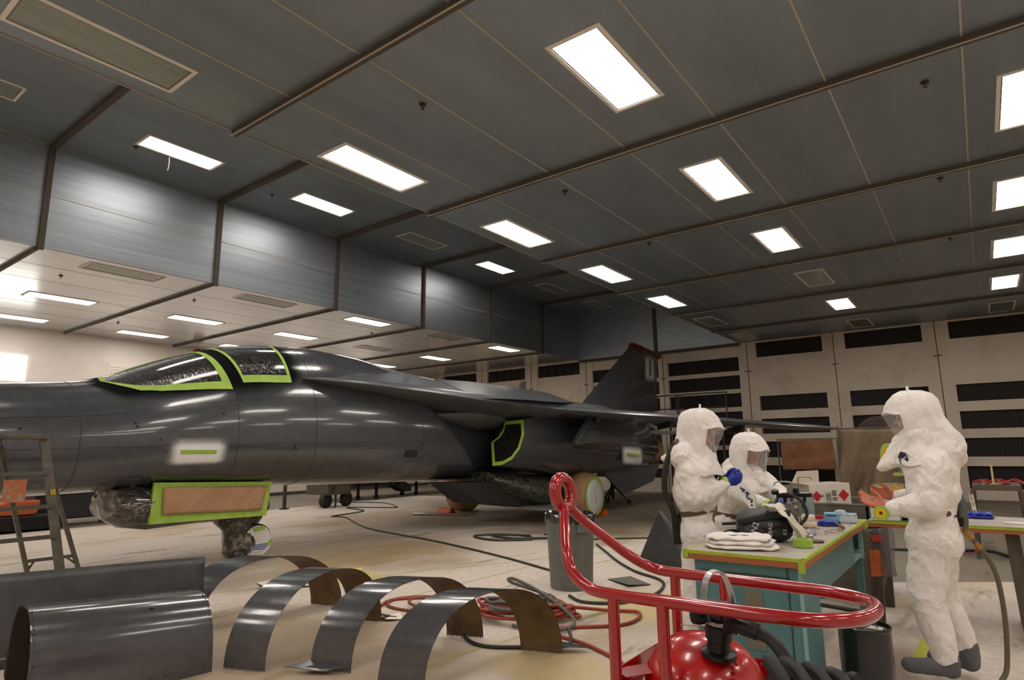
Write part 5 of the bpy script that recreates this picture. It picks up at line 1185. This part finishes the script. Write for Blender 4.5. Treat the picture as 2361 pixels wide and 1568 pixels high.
# left man, holding a paper stencil
specL = dict(head=(.02, 1.615, 0), look=(.93, -.12, -.25), hs=1.0,
 body=[((-.05, 1.25, -.08), (-.05, 1.25, .09), .165, .165), ((-.05, 1.33, -.06), (-.04, 1.33, .07), .14, .14), ((-.045, 1.14, -.06), (-.035, 1.14, .07), .185, .185), ((-.055, 1.04, -.05), (-.055, 1.04, .06), .135, .135), ((-.05, .95, -.05), (-.05, .95, .06), .128, .128),
  ((-.05, .82, -.06), (-.05, .82, .07), .158, .158), ((-.05, 1.40, 0), (-.01, 1.50, 0), .1, .07),
  ((-.06, .80, -.08), (-.09, .45, -.10), .125, .10), ((-.09, .45, -.10), (-.11, .10, -.10), .10, .088), ((-.02, .80, .09), (-.02, .45, .11), .12, .10), ((-.02, .45, .11), (-.03, .10, .12), .10, .088),
  ((-.08, 1.31, -.14), (-.05, 1.11, -.20), .10, .095), ((-.05, 1.11, -.20), (.185, 1.21, -.07), .092, .05), ((-.04, 1.32, .19), (.03, 1.10, .22), .095, .085), ((.03, 1.10, .22), (.19, 1.22, .05), .085, .048)],
 extra=[((-.05, 1.64, 0), (-.11, 1.45, 0), .11, .12), ((-.2, 1.44, 0), (-.28, 1.42, .0), .055, .035), ((-.12, 1.44, -.08), (-.12, 1.44, .08), .12, .12), ((.02, 1.42, -.05), (.05, 1.38, .05), .1, .1)],
 hands=[dict(w=(.215, 1.235, -.05), dir=(.9, .12, .35), side=(.1, .9, -.3), pn=(.2, -.3, 1), curl=1.0, glove=1), dict(w=(.2, 1.25, .045), dir=(.9, .25, -.15), side=(0, .9, 0), pn=(0, -.3, -1), curl=1.0, glove=1)],
 belt=dict(c=(-.055, .995, .005), ra=.15, rd=.19, tilt=.025),
 boots=[((-.12, .05, -.10), (.05, .05, -.12), (-.11, .14, -.10)), ((-.04, .05, .12), (.13, .05, .12), (-.03, .14, .12))])
pL, JL, VL = person('left man in hooded white coverall with blue gloves, reading a paper stencil beside the desk', (-1.91, 5.14), specL)
ho = M().tube(spline([JL(-.17, 1.55, -.07), JL(-.225, 1.48, -.1), JL(-.275, 1.32, -.12), JL(-.285, 1.15, -.12), JL(-.235, 1.02, -.12), JL(-.215, .9, -.1), JL(-.2, .78, -.1)], 6), .024, 12).build('breathing_hose', m_rub, pL, smooth=60)
M().tube([JL(-.16, 1.56, -.06), JL(-.19, 1.535, -.085)], .03, 12).build('hose_clamp', m_belt, pL)
M().bar(JL(-.2, .74, -.1), JL(-.21, .98, -.1), .06, .07).build('air_regulator', m_blackm, pL, bev=.01)
st = M().prism([JL(.25, 1.19, -.075), JL(.32, 1.235, -.075), JL(.405, 1.14, -.085), JL(.402, .975, -.09)], VL(0, 0, .002)).build('paper_stencil', mat('stencil_white', (232, 228, 222), .6)); tag(st, 'white paper stencil with dark marks held in the left man\'s gloves', 'paper')
mk = M()
for a, z, a2, z2 in ((.30, 1.19, .335, 1.165), (.315, 1.155, .33, 1.18), (.335, 1.15, .37, 1.14), (.345, 1.115, .355, 1.16), (.345, 1.11, .375, 1.10), (.375, 1.07, .385, 1.10), (.37, 1.055, .385, 1.05)):
    mk.bar(JL(a, z, -.088), JL(a2, z2, -.092), .002, .012)
mk.build('stencil_marks', m_navy, st)
M().bar(JL(.408, 1.13, -.085), JL(.41, 1.02, -.09), .003, .015).build('green_tape', m_cuff, st)

# middle man, bending over the spray pot
specM = dict(head=(.135, 1.43, -.08), look=(.72, -.38, -.62), hs=.97, sc=1.0, tip=True,
 body=[((-.02, 1.16, -.02), (.2, 1.14, .04), .16, .15), ((0.0, 1.25, -.03), (.2, 1.2, .03), .13, .12), ((-.02, 1.02, 0), (.10, 1.0, .03), .16, .15), ((-.05, .93, 0), (.03, .92, .03), .125, .125), ((-.07, .82, 0), (.0, .80, .03), .14, .14), ((.1, 1.28, -.03), (.13, 1.36, -.06), .1, .07),
  ((-.09, .78, 0), (-.12, .42, .0), .115, .095), ((-.12, .42, .0), (-.12, .10, .02), .095, .085), ((.03, .78, .03), (.05, .42, .03), .115, .095), ((.05, .42, .03), (.05, .10, .05), .095, .085),
  ((-.03, 1.26, -.06), (.02, 1.08, -.22), .092, .085), ((.02, 1.08, -.22), (.24, 1.03, -.42), .085, .048), ((.27, 1.18, .02), (.36, 1.09, -.16), .09, .08), ((.36, 1.09, -.16), (.37, 1.07, -.42), .078, .048)],
 extra=[((-.02, 1.33, 0), (.08, 1.36, 0), .09, .1), ((.15, 1.26, -.12), (.2, 1.2, -.14), .09, .08)],
 hands=[dict(w=(.275, 1.025, -.455), dir=(.7, -.05, -.6), side=(.5, .6, .5), pn=(.3, -.8, -.1), curl=.6, glove=1), dict(w=(.375, 1.065, -.46), dir=(.15, -.35, -.85), side=(-.7, .5, 0), pn=(-.3, -.7, 0), curl=.6, glove=1)],
 belt=dict(c=(-.03, .89, .015), ra=.17, rd=.145, tilt=-.02),
 boots=[((-.12, .05, .02), (-.06, .05, -.14), (-.12, .14, .02)), ((.05, .05, .05), (.12, .05, -.11), (.05, .14, .05))])
pM, JM, VM = person('middle man in hooded white coverall bending over the spray pot behind the desk', (-1.88, 5.95), specM)
rg = random.Random(8)
M().tube([JM(-.0+.16*k/8, .872-.0045*k+rg.uniform(-.006, .006), -.155) for k in range(9)], [.02+rg.uniform(-.006, .006) for _ in range(9)], 8).build('green_belt_tape', mat('dark_lime', (84, 128, 34), .6, bump=(20, .8, .01)), pM, smooth=60)
# right man, bare hand held out
specR = dict(head=(.0, 1.685, 0), look=(-.98, .0, -.12), hs=.93, sc=.963,
 body=[((.065, 1.33, -.08), (.065, 1.33, .08), .165, .165), ((.065, 1.20, -.07), (.065, 1.20, .07), .16, .16), ((.075, 1.10, -.06), (.075, 1.10, .06), .12, .12), ((.055, .98, -.06), (.055, .98, .06), .135, .135), ((.03, .86, -.07), (.03, .86, .07), .165, .165), ((.06, 1.42, 0), (.03, 1.52, 0), .11, .08),
  ((.015, .84, -.09), (-.055, .5, -.11), .13, .108), ((-.055, .5, -.11), (.015, .13, -.11), .105, .082), ((.05, .84, .10), (.03, .5, .12), .125, .10), ((.03, .5, .12), (.13, .16, .12), .10, .078),
  ((.085, 1.35, -.155), (.04, 1.12, -.22), .105, .098), ((.04, 1.12, -.22), (-.19, 1.075, -.20), .094, .056), ((.085, 1.36, .19), (.03, 1.12, .24), .1, .09), ((.03, 1.12, .24), (-.16, 1.13, .14), .088, .05)],
 extra=[((.05, 1.73, 0), (.19, 1.50, 0), .105, .10), ((.17, 1.46, -.07), (.21, 1.43, .07), .085, .085), ((-.06, 1.50, 0), (-.235, 1.345, -.01), .105, .035), ((-.05, 1.46, -.07), (-.2, 1.36, -.05), .07, .03), ((.02, 1.55, -.05), (.1, 1.5, .05), .12, .12)],
 hands=[dict(w=(-.225, 1.09, -.20), dir=(-.93, .33, -.05), side=(-.2, .8, .5), pn=(-.3, .9, -.2), curl=.28, glove=0), dict(w=(-.19, 1.14, .13), dir=(-.9, .2, -.3), side=(0, .9, 0), pn=(0, -.3, -1), curl=.5, glove=0)],
 belt=dict(c=(.075, 1.055, .0), ra=.13, rd=.175, tilt=-.012),
 boots=[((.03, .055, -.11), (-.20, .05, -.13), (.02, .13, -.11)), ((.15, .055, .12), (-.05, .05, .12), (.14, .14, .12))])
pR, JR, VR = person('right man in hooded white coverall and grey overshoes, bare hand held out', (-.37, 5.15), specR)
patch = M().lathe([(.001, 0), (.04, 0), (.04, .003), (.001, .003)], (0, 0, 0), 6, (0, 0, 1)).build('chest_patch', mat('patch_navy', (28, 34, 62), .6), pR)
pm = frame(JR(-.088, 1.415, -.155), VR(.72, .12, -.68), (0, 0, 1)); patch.data.transform(Matrix.Scale(1.25, 4, (0, 1, 0))); patch.data.transform(pm)
text('patch_lettering', 'Tyvek', .026, mat('patch_white', (200, 204, 214), .6), pR, pm @ Matrix.Translation((0, 0, .004)) @ Matrix.Rotation(.25, 4, 'Z'))
M().tube(spline([JR(.17, 1.12, -.09), JR(.215, 1.08, -.1), JR(.225, 1.0, -.1), JR(.215, .93, -.1), JR(.25, .88, -.1), JR(.30, .8, -.1), JR(.345, .68, -.1), JR(.36, .5, -.1), JR(.355, .3, -.1), JR(.33, .1, -.12), JR(.28, .02, -.2), JR(.3, .018, -.5), JR(.5, .018, -.6), JR(.75, .018, -.3), JR(.9, .018, .2)], 6), .0145, 12).build('air_supply_hose', mat('hose_olive', (92, 86, 70), .5), pR, smooth=60)
bh = spline([JR(.19, 1.2, -.07), JR(.215, 1.12, -.09), JR(.215, 1.02, -.1)], 14)
M().tube(bh, [.027 if i % 2 else .023 for i in range(len(bh))], 12).build('breathing_hose', mat('hose_slate', (84, 86, 88), .5), pR, smooth=60)
M().bar(JR(.19, .96, -.08), JR(.2, 1.1, -.08), .05, .05).build('air_regulator', m_blackm, pR, bev=.01)
M().tube([JR(.215, .935, -.1), JR(.245, .885, -.1)], .019, 10).tube([JR(.26, .86, -.1), JR(.285, .825, -.1)], .018, 10).build('hose_fitting', mat('brass', (170, 130, 60), .35, .7), pR, smooth=40)
M().tube(spline([JR(.27, .85, -.1), JR(.25, .80, -.1), JR(.20, .785, -.1), JR(.18, .80, -.1)], 5), .006, 8).build('safety_strap', mat('strap_red', (130, 54, 44), .6), pR)
th = M().lathe([(.030, -.012), (.048, -.012), (.048, .012), (.030, .012), (.030, -.012)], JR(-.255, 1.045, -.235), 28, VR(-.25, .05, -.95)).build('masking_tape_roll', m_tape, smooth=40); tag(th, 'masking tape roll hanging below the right man\'s bare hand', 'tape')
M().lathe([(.012, -.013), (.031, -.013), (.031, .013), (.012, .013), (.012, -.013)], JR(-.255, 1.045, -.235), 24, VR(-.25, .05, -.95)).build('yellow_core', bpy.data.materials['core_yellow'], th, smooth=40)
o = blob('held_nut', [(JR(-.30, 1.135, -.20), JR(-.31, 1.135, -.20), .012, .012)], m_steel, None, .004, 0); tag(o, 'small shiny part held in the right man\'s bare fingers', 'part')
# ---------------- background equipment ----------------
ps = thing('paint_stand', 'rusty steel stand lettered PAINT STAND beyond the trestle table at right', 'stand')
m_rst = mat('rusty_steel', (96, 84, 72), .6, .3, var=(5, (70, 58, 50), .4, .7))
px0, px1, py0, py1, pz = -.19, .34, 10.7, 11.7, .97
M().box((px0, py0, pz-.07), (px1, py1, pz)).build('top_plate', m_rst, ps)
for x in (px0, px1):
    for y in (py0+.03, py1-.03):
        s = -1 if x == px0 else 1
        M().bar((x, y, pz-.07), (x+.03*s, y, .0), .05, .06).build('leg', m_rst, ps)
M().box((px0, py0+.05, .42), (px1, py1-.05, .46)).build('shelf', m_rst, ps); M().bar((px0, py0+.02, .75), (px1, py0+.02, .75), .02, .04).build('rail', m_rst, ps)
sg = M().prism([(px0-.05, py0-.045, pz-.12), (px0+.0, py0-.045, pz-.12), (px0+.03, py0-.045, pz-.50), (px0-.02, py0-.045, pz-.50)], (0, .005, 0)).build('sign_plate', m_card, ps)
for i, ch in enumerate('PAINT STAND'):
    if ch != ' ': text('sign_letter', ch, .042, m_ink, ps, frame((px0-.025+.003*i, py0-.048, pz-.14-.0335*i), (1, 0, 0), (0, 0, 1)))
rebase(ps, (.07, 11.2, 0))
o = M().tube([(.05, 10.95, .975), (.05, 10.95, 1.22)], .012, 8).bar((-.01, 10.95, 1.225), (.12, 10.95, 1.225), .03, .012).box((-.08, 10.9, .972), (.18, 11.0, .985)).build('tee_stand', mat('cream_paint', (210, 190, 130), .5)); tag(o, 'cream T-shaped upright standing on the paint stand', 'stand')
rg = random.Random(5)
pts = [(-.3+.09*k+rg.uniform(-.02, .02), 10.95+.25*math.sin(k*1.9)+rg.uniform(-.1, .1), .99+rg.uniform(0, .02)) for k in range(9)]
pts = [(-.16+.055*k, 11.1+.3*math.sin(k*1.9), .99+.012*(k % 3)) for k in range(9)]+[(.4, 11.0, .95), (.45, 10.9, .7), (.43, 10.85, .55)]
o = M().tube(spline(pts+[], 6), .009, 8).tube(spline([(p[0]+.03, p[1]+.08, p[2]+.012) for p in pts[:-2]], 6), .009, 8).tube(spline([(p[0]-.02, p[1]-.12, p[2]+.006) for p in pts[:-3]], 6), .009, 8).build('tangled_rope', mat('cord_red', (170, 34, 30), .5), smooth=60); tag(o, 'tangled red rope spread over the top of the paint stand', 'rope')

# tan drape over a rack with a round fan above
m_drape = mat('tan_drape', (150, 130, 104), .85, var=(2.2, (112, 92, 70), .42, .7), bump=(6, .3, .02))  # darker second tone puts fold shade into the cloth colour
dr = thing('drop_cloth', 'large tan drop cloth with fold shade put into its colour, hanging in folds near the back wall', 'cloth')
def dfn(u, v):
    x0 = -2.78+1.75*u; f = math.sin(20*(u+.35*v*(1-u)))*.11*(.25+v)+.05*math.sin(43*u+9*v)*v
    return (x0-.09*v+.15*v*u, 17.0+f, 1.93-1.75*v-.03*math.sin(PI*u)+.02*math.sin(9*u)*v)
g = M(); g.grid(dfn, 90, 24); g.build('cloth', m_drape, dr, smooth=70, solid=.01)
M().bar((-2.8, 17.06, 1.94), (-1.0, 17.06, 1.94), .04, .04).build('rail', m_gst, dr)
for x in (-2.82, -.98): M().bar((x, 17.06, 0), (x, 17.06, 2.0), .05, .05).build('post', m_gst, dr)
rebase(dr, (-1.9, 17, 0))
fn_ = thing('drum_fan', 'large dark round drum fan standing behind the tan drop cloth', 'fan')
M().lathe([(.5, 0), (.54, .02), (.54, .4), (.5, .42), (.48, .4), (.48, .02)], (0, 0, 1.7), 40, (0, 1, 0)).build('fan_drum', mat('fan_dark', (66, 50, 44), .5, .3), fn_, smooth=40)
gr = M()
for r in (.15, .25, .35, .45): gr.tube([(math.cos(2*PI*k/32)*r, .0, 1.7+math.sin(2*PI*k/32)*r) for k in range(32)], .008, 6, closed=True)
for k in range(8): a = PI*k/4; gr.tube([(0, 0, 1.7), (math.cos(a)*.49, 0, 1.7+math.sin(a)*.49)], .008, 6)
gr.build('guard_grille', mat('grille_rust', (84, 60, 52), .5), fn_)
for s in (-1, 1): M().bar((s*.5, .2, 1.7), (s*.6, .2, 0), .05, .05).build('fan_leg', m_rst, fn_)
M().bar((-.62, .2, .06), (.62, .2, .06), .05, .05).build('base_bar', m_rst, fn_)
fn_.location = (-2.0, 17.6, 0)
# brown paper hung on the door
def pfn(u, v): return (-4.95+1.45*u+.02*v, 20.2+.02*math.sin(9*u)+.015*math.sin(11*v+3*u), 1.72-.88*v+.02*u)
g = M(); g.grid(pfn, 30, 20); o = g.build('kraft_sheet', mat('kraft_hung', (158, 108, 78), .75, var=(4, (134, 88, 62), .4, .7), bump=(3, .5, .03)), smooth=50, solid=.004); tag(o, 'brown kraft paper sheet hung low on the back doors behind the middle man', 'paper')
rk = thing('hanging_rack', 'thin steel rack from which the brown kraft sheet hangs', 'rack')
M().bar((-5.05, 20.30, 1.75), (-3.4, 20.30, 1.75), .03, .03).build('rail', m_gst, rk)
for x in (-5.05, -3.4): M().bar((x, 20.32, 0), (x, 20.32, 1.77), .035, .035).build('post', m_gst, rk)
rebase(rk, (-4.2, 20.24, 0))
# guard rail of a work platform by the tail
gp = thing('work_platform', 'grey work platform with tube guard rails beside the tail fin', 'platform')
m_gr = mat('rail_grey', (78, 76, 74), .45, .5)
for a, b in ((-8.75, -8.05), (-7.98, -6.4)):
    M().tube(spline([(a, 19.9, 2.45), (a, 19.9, 3.2), (a+.08, 19.9, 3.27), (b-.08, 19.9, 3.27), (b, 19.9, 3.2), (b, 19.9, 2.45)], 3), .022, 8).build('guard_rail', m_gr, gp, smooth=60)
M().tube([(-8.75, 19.9, 2.82), (-6.4, 19.9, 2.82)], .018, 8).build('mid_rail', m_gr, gp)
M().box((-8.2, 19.3, 2.38), (-6.3, 20.6, 2.45)).build('deck', m_gr, gp)
for x, y in ((-8.1, 19.4), (-6.4, 19.4), (-8.1, 20.5), (-6.4, 20.5)): M().bar((x, y, 0), (x, y, 2.4), .06, .06).build('post', m_gr, gp)
for z in (.5, 1.2): M().bar((-8.1, 19.4, z), (-6.4, 19.4, z+.6), .04, .04).build('brace', m_gr, gp)
rebase(gp, (-7.3, 20, 0))
# low dark stands under the tail
for i, (x, y, lb) in enumerate(((-8.6, 16.2, 'dark jack stand under the tail, nearer one'), (-7.2, 17.6, 'dark wheeled jack behind the nearest jack stand under the tail'))):
    t = thing('jack_stand', lb, 'jack')
    M().lathe([(.05, .1), (.06, .7), (.04, .95), (.001, .95)], (0, 0, 0), 14).build('column', m_rst, t)
    for k in range(3):
        a = 2*PI*k/3+.3; M().bar((0, 0, .5), (math.cos(a)*.45, math.sin(a)*.45, .06), .04, .04).build('leg', m_rst, t); M().lathe([(.001, -.02), (.06, -.02), (.06, .02), (.001, .02)], (math.cos(a)*.45, math.sin(a)*.45, .06), 14, (0, 1, 0)).build('caster', m_rub, t)
    t.location = (x, y, 0)
# equipment seen under the nose
t = thing('equipment_cabinet', 'long dark grey wheeled cabinet beyond the nose at left', 'cabinet')
m_cab = mat('cabinet_dark', (46, 50, 54), .45, var=(4, (58, 60, 62), .4, .7))
M().box((-16.9, 4.55, .14), (-16.3, 6.25, .72)).build('cabinet_body', m_cab, t, bev=.03); M().box((-16.88, 6.25, .25), (-16.35, 6.75, .78)).build('end_box', m_cab, t, bev=.02)
for x, y in ((-16.8, 4.8), (-16.4, 4.8), (-16.8, 6.6), (-16.4, 6.6), (-16.4, 6.1)): M().lathe([(.001, -.03), (.07, -.03), (.07, .03), (.001, .03)], (x, y, .07), 16, (1, 0, 0)).build('caster', m_rub, t)
M().box((-16.98, 4.4, .72), (-16.2, 6.4, .75)).build('pale_lid', m_card, t)
rebase(t, (-16.6, 5.5, 0))
t = thing('floor_scrubber', 'orange and black floor machine seen through the step ladder', 'machine')
M().prism([(-15.6, 3.4, .34), (-15.6, 4.6, .34), (-15.6, 4.65, .62), (-15.6, 4.1, .62), (-15.6, 3.7, .48)], (-.6, 0, 0)).build('orange_body', mat('machine_orange', (178, 84, 38), .5), t, bev=.03)
M().box((-16.25, 3.2, .04), (-15.55, 5.1, .33)).build('black_base', m_blackm, t, bev=.03); M().bar((-15.9, 4.3, .6), (-15.9, 4.6, 1.2), .04, .5).build('handle_panel', mat('grey_panel', (96, 86, 80), .5), t)
for y in (3.4, 4.9): M().lathe([(.001, -.04), (.1, -.04), (.1, .04), (.001, .04)], (-15.6, y, .1), 16, (1, 0, 0)).build('wheel', m_rub, t)
rebase(t, (-15.9, 4, 0))
o = M().prism([(-17.5, 6.5, 0), (-17.0, 7.15, 0), (-16.7, 7.1, 0), (-17.1, 6.9, .14)], (-.3, .1, 0)).build('red_wedge', mat('wedge_red', (206, 40, 48), .5)); tag(o, 'flat red wedge on the concrete under the nose', 'wedge')
# small two wheeled tug behind the nose
t = thing('utility_cart', 'drab two-wheeled equipment cart standing far behind the nose wheel', 'cart')
M().box((-15.6, 10.95, .35), (-14.6, 11.75, .85)).build('cart_body', mat('drab_olive', (92, 86, 66), .6, var=(5, (70, 66, 52), .4, .7)), t, bev=.02)
for y in (11.0, 11.7): M().lathe([(.05, -.07), (.19, -.08), (.21, 0), (.19, .08), (.05, .07)], (-14.75, y, .21), 20, (1, .3, 0)).build('cart_wheel', m_rub, t, smooth=40)
M().bar((-14.7, 11.3, 0), (-14.7, 11.3, .5), .04, .04).build('prop_leg', m_rst, t); M().bar((-14.6, 11.2, .55), (-14.2, 10.3, .8), .03, .03).build('tow_bar', m_rst, t)
rebase(t, (-15, 11.3, 0))
# long rack with casters
t = thing('long_rack', 'long low wheeled rack far behind the fuselage, carrying dark and orange gear', 'rack')
M().box((-17.6, 12.6, .62), (-16.1, 19.5, .68)).build('rack_deck', m_rst, t)
for x, y in ((-16.3, 13.4), (-16.0, 13.9), (-16.6, 15.6), (-16.2, 15.9), (-16.4, 18.6), (-16.2, 19.2)):
    M().bar((x, y, .1), (x, y, .66), .07, .07).build('leg', m_blackm, t); M().lathe([(.001, -.03), (.08, -.03), (.08, .03), (.001, .03)], (x, y, .08), 14, (1, 0, 0)).build('caster', m_rub, t)
M().box((-17.3, 12.8, .40), (-16.3, 15.2, .62)).build('dark_box', m_cab, t); M().box((-17.0, 12.9, .68), (-16.4, 14.2, .86)).build('orange_box', mat('orange_box', (170, 84, 40), .6), t)
M().prism([(-16.3, 15.0, .4), (-16.3, 15.5, .15), (-16.3, 15.75, .15), (-16.3, 15.75, .35), (-16.3, 15.2, .62)], (-.5, 0, 0)).build('chute', m_cab, t)
rebase(t, (-16.8, 16, 0))
o = M().bar((-15.42, 10.16, .0), (-15.42, 10.16, 1.3), .07, .07).box((-15.5, 10.06, 0), (-15.34, 10.26, .04)).build('stanchion', mat('stanchion_green', (58, 58, 40), .5)); tag(o, 'thin dark post standing on the paper behind the nose wheel', 'post')
rg = random.Random(17)
for i, (y, lb) in enumerate(((9.2, 'pale bundle stacked at the foot of the left wall, left one'), (10.1, 'brown bundle stacked at the foot of the left wall, middle one'), (11.0, 'grey bundle stacked at the foot of the left wall, right one'))):
    q = bundle('material_bundle', lb, 'bundle', (-19.6, y+.6, 0), .9, .8, .55+.1*i, mat('bundle_tan', ((150, 128, 104), (120, 96, 74), (110, 106, 100))[i], .8), 30+i, .2*i, 3)
o = M().box((-20.2, 3.5, 0), (-19.2, 8.6, .5)).build('wall_bench', m_gst, bev=.02); tag(o, 'long grey bench along the foot of the left wall', 'bench')
o = M().tube([(-9.8, 11.5, .03), (-10.4, 11.25, .03), (-11.2, 10.9, .03)], .03, 10).build('tow_rod', m_steel); tag(o, 'short pale rod on the floor left of the far main wheel', 'rod')
